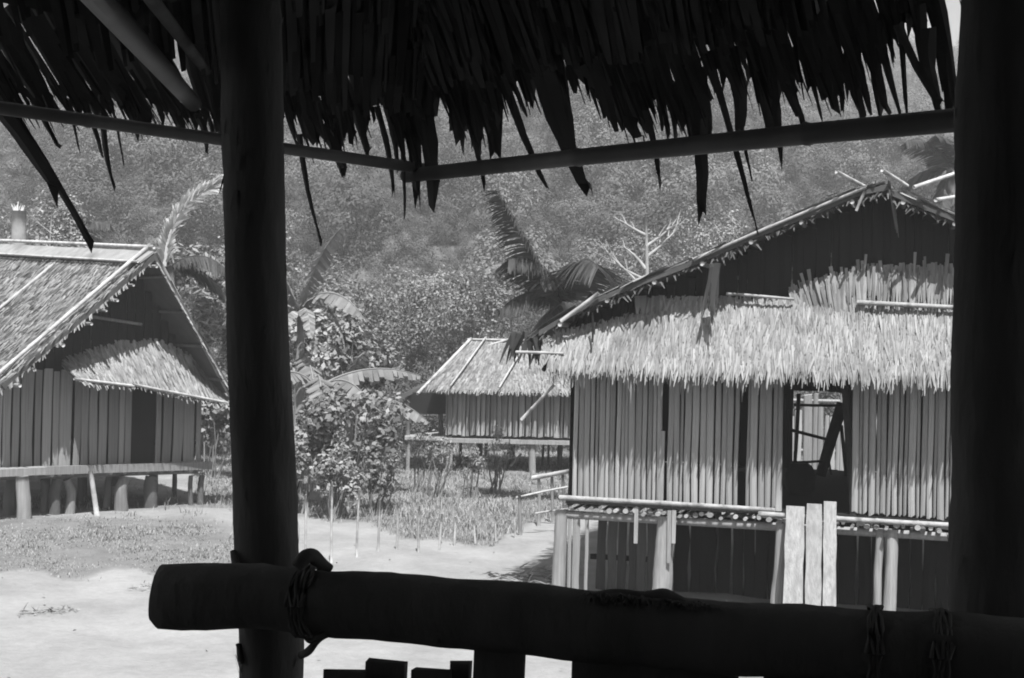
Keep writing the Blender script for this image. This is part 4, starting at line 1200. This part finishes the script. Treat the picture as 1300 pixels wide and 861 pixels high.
pb = gz(775, 29)
palm('dark palm whose fronds rise behind the left end of the right house roof', pb, P(712, 385, 29),
     [((-0.55, -0.2, 1.0), 2.6, 0.7, 0.15), ((0.15, -0.3, 1.0), 1.9, 0.85, 2.4), ((-0.3, -0.2, 1.0), 1.7, 0.7, 2.0), ((-0.6, -0.3, 0.5), 1.5, 0.5, 1.6), ((-0.15, -0.3, 0.9), 1.3, 0.45, 2.4), ((-0.35, -0.6, -0.2), 1.3, 0.35, 0.8)])
palm('palm showing beside the right house ridge, next to the right post', gz(1215, 44), P(1205, 215, 44),
     [((-0.5, -0.3, 0.9), 2.2, 0.6, 1.6), ((-0.25, -0.4, 1.0), 2.0, 0.6, 1.8), ((-0.9, 0.1, 0.2), 1.8, 0.6, 1.4), ((0.6, -0.3, 0.9), 2.2, 0.6, 1.6), ((-0.2, -0.3, -0.6), 2.4, 0.6, 0.4), ((0.2, -0.4, -0.5), 2.2, 0.6, 0.4)])
palm('palm with one tall bleached dead frond behind the left house', gz(222, 33), P(218, 338, 33),
     [((0.7, -0.2, 0.6), 1.6, 0.5, 1.6), ((0.9, 0.2, 0.2), 1.4, 0.5, 1.4), ((-0.5, 0.5, 0.5), 1.2, 0.4, 1.6)])
palm('small dark palm on the slope above the left house ridge', gz(92, 60), P(95, 300, 60),
     [((-0.6, -0.2, 0.9), 1.9, 0.7, 1.6), ((0.6, -0.2, 0.9), 1.9, 0.7, 1.6), ((0.1, -0.4, 1.0), 1.8, 0.7, 1.6), ((-0.9, -0.2, 0.3), 1.7, 0.6, 1.2), ((0.9, -0.2, 0.3), 1.7, 0.6, 1.2), ((-0.2, 0.2, 1.2), 1.8, 0.6, 1.0)])

def bleached_frond():
    par = [o for o in bpy.data.objects if o.name.startswith('palm_tree') and 'bleached' in o['label']][0]
    px_ = [(209, 338), (211, 318), (216, 296), (225, 276), (238, 259), (254, 246), (270, 236), (290, 226)]
    pts = [P(x, y, 33 - 0.05 * i) for i, (x, y) in enumerate(px_)]
    q = MB(); q.tube(pts, [0.05, 0.045, 0.04, 0.035, 0.03, 0.025, 0.02, 0.01], 6)
    for i in range(900):
        f = random.random() * (len(pts) - 1.001); k = int(f); p = pts[k].lerp(pts[k + 1], f - k)
        t = (pts[k + 1] - pts[k]).normalized()
        n_ = V(-t.z, 0, t.x)
        if random.random() < 0.2: n_ = -n_
        q.leaf(p, n_ * U(0.25, 0.6) + t * U(0.8, 1.2) + V(0, U(-.3, .3), 0), n_ + V(0, U(-.3, .5), 0), U(0.2, 0.42), 0.06, 3, 0.35, 0.2)
    obj('frond', q, M['dead_leaf'], par)['label'] = 'bleached dead frond'
bleached_frond()

def bare_tree(label, base, top, spread, n, m, r0):
    base = Vector(base); top = Vector(top)
    t = thing('bare_tree', label, 'tree', base)
    q = MB(); q.pole(base - V(0, 0, .2), top, r0, r0 * 0.25, 7, 0.08)
    tr = obj('trunk', q, M[m], t, True)
    H = (top - base).length
    for i in range(n):
        f = 0.55 + 0.42 * i / n
        p = base.lerp(top, f)
        an = random.choice((0.0, math.pi)) + U(-0.9, 0.9)
        d = V(math.cos(an), math.sin(an) * 0.6, U(0.35, 1.0)).normalized()
        L = spread * U(0.6, 1.1) * (1.15 - f * 0.6)
        q = MB()
        e = p + d * L
        q.pole(p, e, r0 * 0.4, r0 * 0.12, 6, 0.08)
        for k in range(4):
            pp = p.lerp(e, U(0.4, 0.95)); dd = (d + V(U(-.7, .7), U(-.5, .5), U(0, .7))).normalized()
            q.pole(pp, pp + dd * L * U(0.25, 0.5), r0 * 0.16, r0 * 0.06, 5, 0.03)
        obj('branch', q, M[m], tr, True)
bare_tree('bare bleached tree with forking white branches over the right house roof', gz(823, 42), P(820, 275, 42), 2.2, 9, 'pale_bark', 0.14)
bare_tree('thin bare sapling standing behind the right house roof slope', gz(770, 40), P(770, 345, 40), 1.0, 5, 'pale_bark', 0.06)
bare_tree('pale twiggy dead shrub just above the right house roof slope', gz(955, 40), P(955, 285, 40), 1.4, 6, 'pale_bark', 0.07)
bare_tree('leaning dead twigs beside the pale stump above the left house', gz(62, 42), P(66, 262, 42), 1.0, 5, 'pale_bark', 0.05)

def stump():
    b = gz(24, 44); top = P(24, 268, 44)
    t = thing('dead_trunk', 'broken pale palm trunk standing above the left house ridge', 'trunk', b)
    one('trunk', lambda q: q.pole(b - V(0, 0, .2), top, 0.27, 0.22, 10, 0.03, 0, 0.06), M['pale_bark'], t, True)
    q = MB()
    for i in range(10):
        q.leaf(top + V(U(-.15, .15), U(-.15, .15), -0.05), V(U(-.4, .4), U(-.3, .3), 1), V(1, 0, 0), U(0.15, 0.4), 0.07, 1, 0.1, 0.1)
    obj('splintered_top', q, M['dead_leaf'], t)
stump()

# ------------------------------------------------------------------ grass and litter
def grass_field():
    near = []; far = []
    B = []
    def tuft(x, y, h, n, sp):
        for k in range(n):
            a = U(0, 6.283); l = U(0.1, 0.6)
            p = np.array((x + U(-sp, sp), y + U(-sp, sp), 0.0 - 0.01)); p[2] += bank(p[0], p[1])
            d = np.array((math.cos(a) * l, math.sin(a) * l, 1.0)) * h * U(0.5, 1.2)
            w = np.array((math.cos(a + 1.57), math.sin(a + 1.57), 0)) * U(0.004, 0.009) * (0.5 + y / 36)
            m_ = p + d * 0.55; e = p + d + np.array((math.cos(a), math.sin(a), -0.3)) * h * 0.3
            B.append((p - w, p + w, m_ + w * 0.7, m_ - w * 0.7)); B.append((m_ - w * 0.7, m_ + w * 0.7, e + w * 0.15, e - w * 0.15))
    cnt = 0
    while cnt < 11000:
        y = U(18.5, 45); x = U(-0.40, 0.22) * y
        g = grassiness(x, y)
        if random.random() > g * g:
            continue
        px, py = pix(x, y, 0)
        if px < 255 and y > 27 and random.random() < 0.9:
            cnt += 1; continue
        if px < 300 and y < 26:
            tuft(x, y, U(0.02, 0.07), 9, 0.2)
        elif y < 26.5:
            tuft(x, y, U(0.05, 0.16), 8, 0.16)
        else:
            tuft(x, y, U(0.06, 0.24) if y < 29 else U(0.05, 0.15), 7, 0.2)
        cnt += 1
    o = quads('grass', np.array(B), M['grass'], kind='stuff')
    tag(o, 'short dry grass and weeds growing over the yard and meadow', 'grass')
    # leaf litter and dry clumps lying on the sand
    q = MB()
    for i in range(90):
        y = U(13.5, 26); x = U(-0.36, 0.05) * y
        p = V(x, y, 0.03)
        s = U(0.012, 0.035)
        q.leaf(p, V(U(-1, 1), U(-1, 1), U(0, 0.25)), V(U(-1, 1), U(-1, 1), 0.1), s * 2, s, 2, 0.3, 0.3)
    for cx, cy in ((60, 778), (80, 776), (45, 780), (185, 748), (200, 742)):
        g = G(cx, cy)
        for k in range(40):
            q.leaf(g + V(U(-.2, .2), U(-.15, .15), 0.02), V(U(-1, 1), U(-1, 1), U(0.0, 0.5)), V(U(-1, 1), U(-1, 1), 0), U(0.04, 0.12), 0.015, 2, 0.3, 0.2)
    for i in range(90):  # extra leaves massed as a patch in place of the house's ground shadow
        g = G(U(655, 705), U(722, 748))
        q.leaf(g + V(0, 0, 0.02), V(U(-1, 1), U(-.4, .4), U(0, .3)), V(0, 1, 0.2), U(0.1, 0.3), 0.05, 2, 0.2, 0.2)
    tag(obj('leaf_litter', q, M['debris'], kind='stuff'), 'dry leaf litter scattered over the pale sand', 'leaf litter')
grass_field()

# ------------------------------------------------------------------ the dark veranda we look out from
def veranda():
    zc = EYE.z
    h = thing('veranda', 'dark thatched veranda framing the view, with posts, log rail and hanging palm leaves', 'veranda', V(0, 2, 0))
    ZFL = 1.95
    # eave poles, level, meeting at the corner
    def EP(px, py, d):
        return P(px, py, d)
    Cn = EP(530, 222, 6.0); Re = EP(1224, 156, 4.2); Le = EP(-40, 136, 4.5)
    q = MB(); q.pole(Cn + (Cn - Re).normalized() * 0.08, Re + (Re - Cn) * 0.6, 0.03, 0.042, 10, 0.012, 0.9); ep1 = obj('eave_pole', q, M['eave_pole'], h, True)
    q = MB(); q.pole(Cn + (Cn - Le).normalized() * 0.05 + V(0, 0, 0.03), Le + (Le - Cn) * 0.6, 0.024, 0.022, 10, 0.012, 0.7); obj('eave_pole', q, M['eave_pole'], h, True)
    # posts
    def post(pts, r, name='post'):
        q = MB(); q.rough(pts, r, 22, 0.045, 0.065); po = obj(name, q, M['dark_wood'], h, True)
        sh = MB()
        for i in range(150):
            k = random.randrange(len(pts) - 1); c = Vector(pts[k]).lerp(Vector(pts[k + 1]), random.random()); an = U(0, 6.283)
            o_ = V(math.cos(an), math.sin(an), 0)
            sh.leaf(c + o_ * r[k] * 0.98, V(U(-.2, .2), U(-.2, .2), random.choice((-1, 1))) + o_ * 0.12, o_.cross(V(0, 0, 1)), U(0.03, 0.09), U(0.006, 0.016), 2, 0.1, 0.3)
        obj('bark_shreds', sh, M['dark_wood'], po, kind='stuff')
        return po
    dL = 4.46
    post([P(317, -150, dL), P(318, 0, dL), P(320, 150, dL), P(324, 300, dL), P(328, 450, dL), P(335, 600, dL), P(341, 720, dL), P(344, 861, dL), P(346, 1500, dL)],
         [0.095, 0.096, 0.098, 0.094, 0.096, 0.099, 0.101, 0.101, 0.11])
    dR = 3.95
    post([P(1284, -400, dR), P(1282, 0, dR), P(1279, 150, dR), P(1277, 300, dR), P(1272, 500, dR), P(1268, 700, dR), P(1266, 861, dR), P(1262, 1600, dR)],
         [0.133, 0.134, 0.136, 0.134, 0.137, 0.138, 0.138, 0.14])
    # log rail
    q = MB()
    ctr = [(197, 755, 4.28), (205, 756, 4.28), (250, 756, 4.26), (330, 759, 4.24), (430, 766, 4.2), (560, 777, 4.14), (700, 790, 4.06), (850, 803, 3.98), (1000, 813, 3.9), (1150, 823, 3.82), (1300, 832, 3.74), (1500, 845, 3.64)]
    rr = [0.075, 0.096, 0.098, 0.097, 0.099, 0.101, 0.1, 0.1, 0.1, 0.099, 0.1, 0.1]
    q.rough([P(*c) for c in ctr], rr, 24, 0.035, 0.065)
    log = obj('log_rail', q, M['dark_wood'], h, True)
    # vine lashings
    def ring(c, ax, r, n, thick, name='lashing', par=log):
        q = MB()
        ax = ax.normalized(); a = ax.cross(V(0, 0, 1)).normalized(); b = ax.cross(a)
        for k in range(n):
            cc = c + ax * (k - n / 2) * thick * 1.6
            q.tube([cc + a * math.cos(i / 20 * 6.283) * r + b * math.sin(i / 20 * 6.283) * r + ax * (0.005 * math.sin(i * 0.9 + k) + 0.004 * math.sin(i * 2.1 + 3 * k)) for i in range(21)], thick, 6)
        return obj(name, q, M['dark_wood'], par, True)
    lax = (P(1000, 813, 3.9) - P(430, 766, 4.2))
    ring(P(394, 763, 4.22), lax, 0.106, 6, 0.006)
    ring(P(1112, 820, 3.84), lax, 0.106, 4, 0.006)
    ring(P(1195, 826, 3.8), lax, 0.107, 5, 0.006)
    ring(P(330, 733, 4.46), V(0.03, 0, 1), 0.108, 5, 0.006)
    # knots of vine at the crossing
    q = MB()
    q = MB(); q.tube([P(378, 720, 4.12), P(386, 706, 4.12), P(397, 704, 4.14), P(405, 714, 4.16), P(420, 722, 4.18)], [0.02, 0.026, 0.028, 0.022, 0.012], 8); kn = obj('vine_knot', q, M['dark_wood'], log, True); kn.modifiers.new('round', 'SUBSURF').render_levels = 2
    q = MB(); q.tube([P(386, 806, 4.14), P(392, 818, 4.14), P(404, 808, 4.14), P(415, 803, 4.15)], [0.008, 0.009, 0.009, 0.012], 6); kn = obj('vine_knot', q, M['dark_wood'], log, True); kn.modifiers.new('round', 'SUBSURF').render_levels = 2
    q = MB(); q.tube([P(382, 832, 4.2), P(392, 828, 4.16), P(400, 816, 4.14), P(410, 806, 4.15), P(425, 804, 4.16)], [0.012, 0.016, 0.012, 0.014, 0.008], 6); kn = obj('vine_knot', q, M['dark_wood'], log, True); kn.modifiers.new('round', 'SUBSURF').render_levels = 2
    q = MB(); q.tube([P(296, 700, 4.4), P(298, 712, 4.38), P(302, 722, 4.34)], [0.01, 0.016, 0.012], 6); kn = obj('vine_knot', q, M['dark_wood'], log, True); kn.modifiers.new('round', 'SUBSURF').render_levels = 2
    q = MB(); q.tube([P(303, 818, 4.4), P(304, 832, 4.38), P(307, 842, 4.38)], [0.01, 0.014, 0.008], 6); kn = obj('vine_knot', q, M['dark_wood'], log, True); kn.modifiers.new('round', 'SUBSURF').render_levels = 2
    # frayed fibre mat thrown over the log
    q = MB()
    ft = MB()
    for i in range(900):
        x = U(738, 910); k = (x - 742) / 163
        yb = 757 + 12 * k
        hgt = 10 + 5 * math.sin(x * 0.05) + 6 * math.exp(-((x - 842) / 14) ** 2)
        if x > 880: hgt *= 0.4
        dd = 4.03 - 0.09 * k
        p = P(x, yb - hgt * 0.4, dd + U(-0.07, 0.05))
        ft.leaf(p, V(U(-1, 1), U(-.8, .5), U(-.2, .5)), V(0, 1, 0.3), U(0.015, 0.045), 0.005, 2, 1.5, 0.3)
    for i in range(90):
        x = U(735, 1000); dd = 4.03 - 0.09 * (x - 742) / 163
        ft.leaf(P(x, 752 + 0.08 * (x - 742) + 4, dd), V(U(-1, 1), -.6, U(0, .3)), V(0, 0, 1), U(0.015, 0.035), 0.004, 2, 1.5)
    q.tube([P(738, 760, 4.03), P(760, 757, 4.02), P(790, 756, 4.0), P(820, 758, 3.98), P(842, 754, 3.97), P(858, 760, 3.96), P(880, 768, 3.95), P(905, 775, 3.94)], [0.004, 0.016, 0.02, 0.012, 0.022, 0.016, 0.008, 0.004], 10, 0.3)
    mt = obj('fibre_bundle', q, M['dark_wood'], log, True); mt.modifiers.new('round', 'SUBSURF').render_levels = 2
    obj('loose_fibres', ft, M['dark_wood'], mt)
    # boards of the parapet below the log
    def board(x0, x1, ytop, d=4.1, name='parapet_board'):
        a = P((x0 + x1) / 2, ytop, d); b = V(a.x - 0.01, a.y, ZFL)
        w = (x1 - x0) / F * d
        q = MB(); q.bar(b, a, V(1, -0.12, 0), w, 0.035); q.v[4:] = [(x_ + U(-.005, .005), y_, z_ + U(-.006, .006)) for x_, y_, z_ in q.v[4:]]; obj(name, q, M['dark_wood'], h)
    board(412, 465, 852); board(465, 517, 838, 4.13); board(525, 572, 848); board(572, 597, 841, 4.12)
    board(603, 667, 800, 4.09); board(730, 835, 800, 4.02); board(835, 941, 800, 4.0); board(971, 1080, 815, 3.92); board(1081, 1160, 815, 3.87); board(1161, 1290, 815, 3.82)
    for x in (90, 170, 1340, 1430):
        board(x, x + 60, 900, 4.1)
    # rafter, catching a little light from the yard
    q = MB(); q.pole(P(100, -30, 3.5), P(246, 132, 5.3), 0.04, 0.03, 10, 0.0); obj('rafter', q, M['rafter'], h, True)
    q = MB(); q.pole(P(178, -20, 3.5), P(262, 90, 5.2), 0.02, 0.018, 8, 0.0); obj('rafter', q, M['dark_wood'], h, True)
    # roof sheets: right slope and left slope, rising inwards
    er = (Re - Cn); er.z = 0; er.normalize(); nr = V(-er.y, er.x, 0)
    if nr.y < 0: nr = -nr
    el = (Le - Cn); el.z = 0; el.normalize(); nl = V(-el.y, el.x, 0)
    if nl.y < 0: nl = -nl
    sr = math.tan(math.radians(44)); sl = math.tan(math.radians(40))
    zE = Cn.z + 0.12
    def RS(a, b):      # a along the eave from the corner, b inwards from the eave
        return Cn + er * a - nr * b + V(0, 0, 0.33 + sr * b)
    def LS(a, b):
        return Cn + el * a - nl * b + V(0, 0, 0.33 + sl * b)
    aR = (Re - Cn).dot(er)
    gap0 = aR - 0.03; gap1 = aR + 0.22
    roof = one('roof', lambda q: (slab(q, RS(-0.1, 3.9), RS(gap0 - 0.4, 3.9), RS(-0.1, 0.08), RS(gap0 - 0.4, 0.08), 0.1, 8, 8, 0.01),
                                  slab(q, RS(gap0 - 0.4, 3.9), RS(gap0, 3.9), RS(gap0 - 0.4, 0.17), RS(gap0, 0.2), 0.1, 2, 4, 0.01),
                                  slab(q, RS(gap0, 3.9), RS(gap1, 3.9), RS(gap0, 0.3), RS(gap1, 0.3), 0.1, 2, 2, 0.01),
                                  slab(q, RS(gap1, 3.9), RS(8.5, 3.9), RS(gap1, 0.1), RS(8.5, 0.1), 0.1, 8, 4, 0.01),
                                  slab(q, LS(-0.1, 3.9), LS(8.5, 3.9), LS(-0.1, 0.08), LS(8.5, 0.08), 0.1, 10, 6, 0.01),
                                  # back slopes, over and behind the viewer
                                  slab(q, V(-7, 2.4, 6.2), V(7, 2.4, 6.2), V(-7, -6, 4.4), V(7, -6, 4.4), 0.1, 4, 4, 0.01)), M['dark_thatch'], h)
    # leaves: the long ones that show against the hill, each a piece of its own
    def lf(p, d, side, L, w, droop=0.3, tip=0.35, name='palm_leaf'):
        q = MB(); q.leaf(p, d, side, L, w, 6, droop, tip, 0.35)
        # wavy edges and a split, frayed tip
        k = U(-1, 1) * w * 0.5; n_ = len(q.v)
        sd = Vector(side).normalized()
        for i in range(n_):
            t = (i // 3) / 6
            o_ = sd * (k * math.sin(t * math.pi) + U(-1, 1) * w * 0.07) + V(0, 0, U(-1, 1) * w * (0.9 if t == 1 else 0.05))
            q.v[i] = tuple(Vector(q.v[i]) + o_)
        o = obj(name, q, M['dark_thatch'], roof)
        return o
    def px_leaf(x0, y0, x1, y1, d, wpx, tip=0.3, dd=0.12, droop=0.0):
        """leaf from one photograph point to another at depth d, the tip a little farther out"""
        a = P(x0, y0, d); b = P(x1, y1, d + dd)
        lf(a, b - a, V(1, -0.3, 0), (b - a).length, wpx / F * d, droop, tip)
    def eave_d(x):      # depth of the leaf edge at photograph column x, a little outside the eave pole
        if x < 530:
            return 4.5 + (6.0 - 4.5) * (x + 40) / 570 + 0.24 - 0.3 * sm(280, 520, x)
        return 6.0 - (6.0 - 4.2) * ((x - 530) / 694) ** 0.8 + 0.24 - 0.3 * sm(680, 540, x)
    long = [(-10, 128, 118, 308, 15), (-12, 150, 75, 250, 20), (5, 140, 60, 205, 12), (42, 150, 78, 195, 10), (88, 150, 102, 195, 5), (105, 150, 132, 205, 9), (128, 145, 145, 243, 9), (140, 150, 158, 212, 4),
            (250, 170, 262, 194, 10), (355, 140, 378, 190, 8), (380, 195, 408, 308, 7), (400, 180, 440, 225, 14), (425, 175, 436, 222, 14), (450, 150, 470, 200, 14), (478, 160, 500, 248, 8), (505, 140, 514, 275, 7),
            (515, 130, 530, 262, 20), (528, 140, 551, 252, 26), (488, 150, 505, 215, 10), (560, 110, 583, 196, 24), (575, 120, 617, 240, 9), (592, 120, 610, 195, 8), (600, 110, 628, 165, 40), (636, 120, 695, 245, 11),
            (640, 115, 668, 150, 8), (690, 115, 750, 258, 26), (705, 85, 730, 200, 12), (745, 105, 795, 150, 34), (790, 120, 818, 190, 20), (820, 165, 838, 238, 8), (800, 130, 832, 180, 18), (845, 115, 858, 180, 10),
            (830, 110, 850, 175, 10), (862, 130, 880, 190, 14), (885, 110, 892, 286, 20), (875, 110, 900, 180, 14), (905, 115, 962, 297, 8), (925, 95, 938, 180, 22), (958, 90, 978, 175, 22), (940, 170, 955, 228, 5),
            (970, 100, 992, 205, 12), (985, 90, 1020, 168, 7), (1000, 85, 1024, 165, 18), (1020, 90, 1045, 160, 6), (1040, 85, 1066, 152, 18), (1030, 125, 1056, 62, 6), (1060, 80, 1070, 135, 12), (1085, 75, 1095, 138, 20), (1078, 70, 1105, 135, 14),
            (1110, 60, 1130, 152, 14), (1098, 40, 1118, 145, 16), (1118, 50, 1146, 150, 10), (1140, 10, 1152, 150, 9), (1140, 55, 1195, 140, 11), (1128, -20, 1140, 62, 22), (1150, -20, 1182, 90, 20), (1165, -20, 1198, 120, 16),
            (1172, -20, 1205, 138, 20), (1182, -20, 1214, 140, 12), (1168, 30, 1190, 136, 14), (1180, 60, 1195, 140, 16)]
    for x0, y0, x1, y1, w in long:
        px_leaf(x0, y0 - 25, x1, y1, eave_d((x0 + x1) / 2), w * 1.15, 0.35, 0.1)
    # the dense fringe between them
    fringe_y = [(-20, 128), (60, 138), (130, 128), (180, 150), (215, 140), (260, 158), (300, 160), (360, 140), (400, 178), (450, 180), (470, 150), (490, 100), (505, 165), (530, 190), (560, 95), (580, 150), (620, 165), (650, 115), (700, 118), (745, 105), (775, 130), (810, 160), (850, 135), (880, 160), (925, 95), (950, 110), (975, 120), (1000, 120), (1040, 100), (1070, 125), (1100, 110), (1130, 62), (1165, 20), (1186, -10)]
    def fy(x):
        for (a, ya), (b, yb) in zip(fringe_y, fringe_y[1:]):
            if a <= x <= b:
                return ya + (yb - ya) * (x - a) / (b - a)
        return -30
    x = -25
    while x < 1180:
        y1 = fy(x) + U(-20, 16)
        lean = 0.62 if x < 260 else 0.3
        L = U(110, 160)
        px_leaf(x - lean * L, y1 - L, x, y1, eave_d(x) - 0.02, U(12, 24), U(0.3, 0.6), 0.05)
        x += U(4.5, 8)
    # fine loose strands along the edge
    q = MB()
    for i in range(420):
        x = U(-20, 1195); y1 = fy(x) + U(-10, 34); L = U(40, 110); lean = (0.62 if x < 260 else 0.3) + U(-.15, .15)
        d = eave_d(x) + U(-0.05, 0.02)
        a = P(x - lean * L, y1 - L, d); b = P(x, y1, d + 0.04)
        q.leaf(a, b - a, V(1, -0.3, 0), (b - a).length, U(2.5, 6) / F * d, 3, 0.1, 0.2)
    obj('loose_strands', q, M['inner'], roof, kind='stuff')
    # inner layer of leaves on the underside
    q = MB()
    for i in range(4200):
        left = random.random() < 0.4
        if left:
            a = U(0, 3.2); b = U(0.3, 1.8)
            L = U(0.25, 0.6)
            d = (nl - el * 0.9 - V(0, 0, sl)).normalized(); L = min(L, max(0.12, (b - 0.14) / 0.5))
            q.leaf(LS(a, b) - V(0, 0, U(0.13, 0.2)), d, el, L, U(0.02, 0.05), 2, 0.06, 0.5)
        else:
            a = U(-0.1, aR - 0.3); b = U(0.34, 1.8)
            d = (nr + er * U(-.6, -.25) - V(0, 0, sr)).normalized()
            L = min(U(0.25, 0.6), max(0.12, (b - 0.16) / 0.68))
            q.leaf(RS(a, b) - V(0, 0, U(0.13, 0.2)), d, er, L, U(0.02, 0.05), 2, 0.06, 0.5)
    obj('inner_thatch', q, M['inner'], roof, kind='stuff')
    # deck, back and side walls behind the viewer
    fl = one('deck', lambda q: q.hexa([V(-5, -5, ZFL - 0.2), V(5, -5, ZFL - 0.2), V(5, 4.3, ZFL - 0.2), V(-5, 4.3, ZFL - 0.2), V(-5, -5, ZFL - 0.06), V(5, -5, ZFL - 0.06), V(5, 4.3, ZFL - 0.06), V(-5, 4.3, ZFL - 0.06)]), M['dark_wood'], h)
    me = bpy.data.meshes.new('deck_plank'); qq = MB(); qq.hexa([V(-.5, 0, 0), V(.5, 0, 0), V(.5, 1, 0), V(-.5, 1, 0), V(-.5, 0, .05), V(.5, 0, .05), V(.5, 1, .05), V(-.5, 1, .05)])
    me.from_pydata(qq.v, [], qq.f); me.materials.append(M['plank'])
    for i in range(50):
        piece('deck_plank', me, fl, V(-4.9 + i * 0.2, -5, ZFL - 0.055 + U(0, 0.005)), V(0.19, 0, 0), V(0, 9.3, 0), V(0, 0, 1))
    one('back_wall', lambda q: q.bar(V(-5, -4.8, 3.5), V(5, -4.8, 3.5), V(0, 0, 1), 3.3, 0.1), M['plank'], h)
    one('side_wall', lambda q: q.bar(V(-4.9, -4.8, 3.6), V(-4.9, 2.2, 3.6), V(0, 0, 1), 3.6, 0.1), M['plank'], h)
    one('side_wall', lambda q: q.bar(V(4.9, -4.8, 3.6), V(4.9, 1.2, 3.6), V(0, 0, 1), 3.6, 0.1), M['plank'], h)
    for x, y in ((-4.6, -4.5), (0, -4.5), (4.6, -4.5), (-4.6, 0), (4.6, 0), (0, 3.9), (-4.6, 4.0), (4.6, 3.8), (-2.2, 4.1), (2.2, 4.0)):
        q = MB(); q.pole(V(x, y, -0.2), V(x, y, ZFL - 0.2), 0.12, 0.11, 10, 0.01); obj('stilt', q, M['dark_wood'], h, True)
veranda()

# ------------------------------------------------------------------ haze over the valley
def haze():
    mb = MB()
    a = (-2100, -2100, -1.5); b = (2100, 3100, 110)
    mb.hexa([(a[0], a[1], a[2]), (b[0], a[1], a[2]), (b[0], b[1], a[2]), (a[0], b[1], a[2]), (a[0], a[1], b[2]), (b[0], a[1], b[2]), (b[0], b[1], b[2]), (a[0], b[1], b[2])])
    m = bpy.data.materials.new('haze'); m.use_nodes = True
    nt = m.node_tree; nt.nodes.clear()
    vo = nt.nodes.new('ShaderNodeVolumePrincipled'); vo.inputs['Color'].default_value = (0.9, 0.9, 0.9, 1); vo.inputs['Density'].default_value = 0.0016; vo.inputs['Anisotropy'].default_value = 0.2
    ou = nt.nodes.new('ShaderNodeOutputMaterial'); nt.links.new(vo.outputs[0], ou.inputs['Volume'])
    o = obj('haze', mb, m); o['kind'] = 'stuff'
    tag(o, 'thin pale haze hanging over the valley and hill', 'haze')
haze()
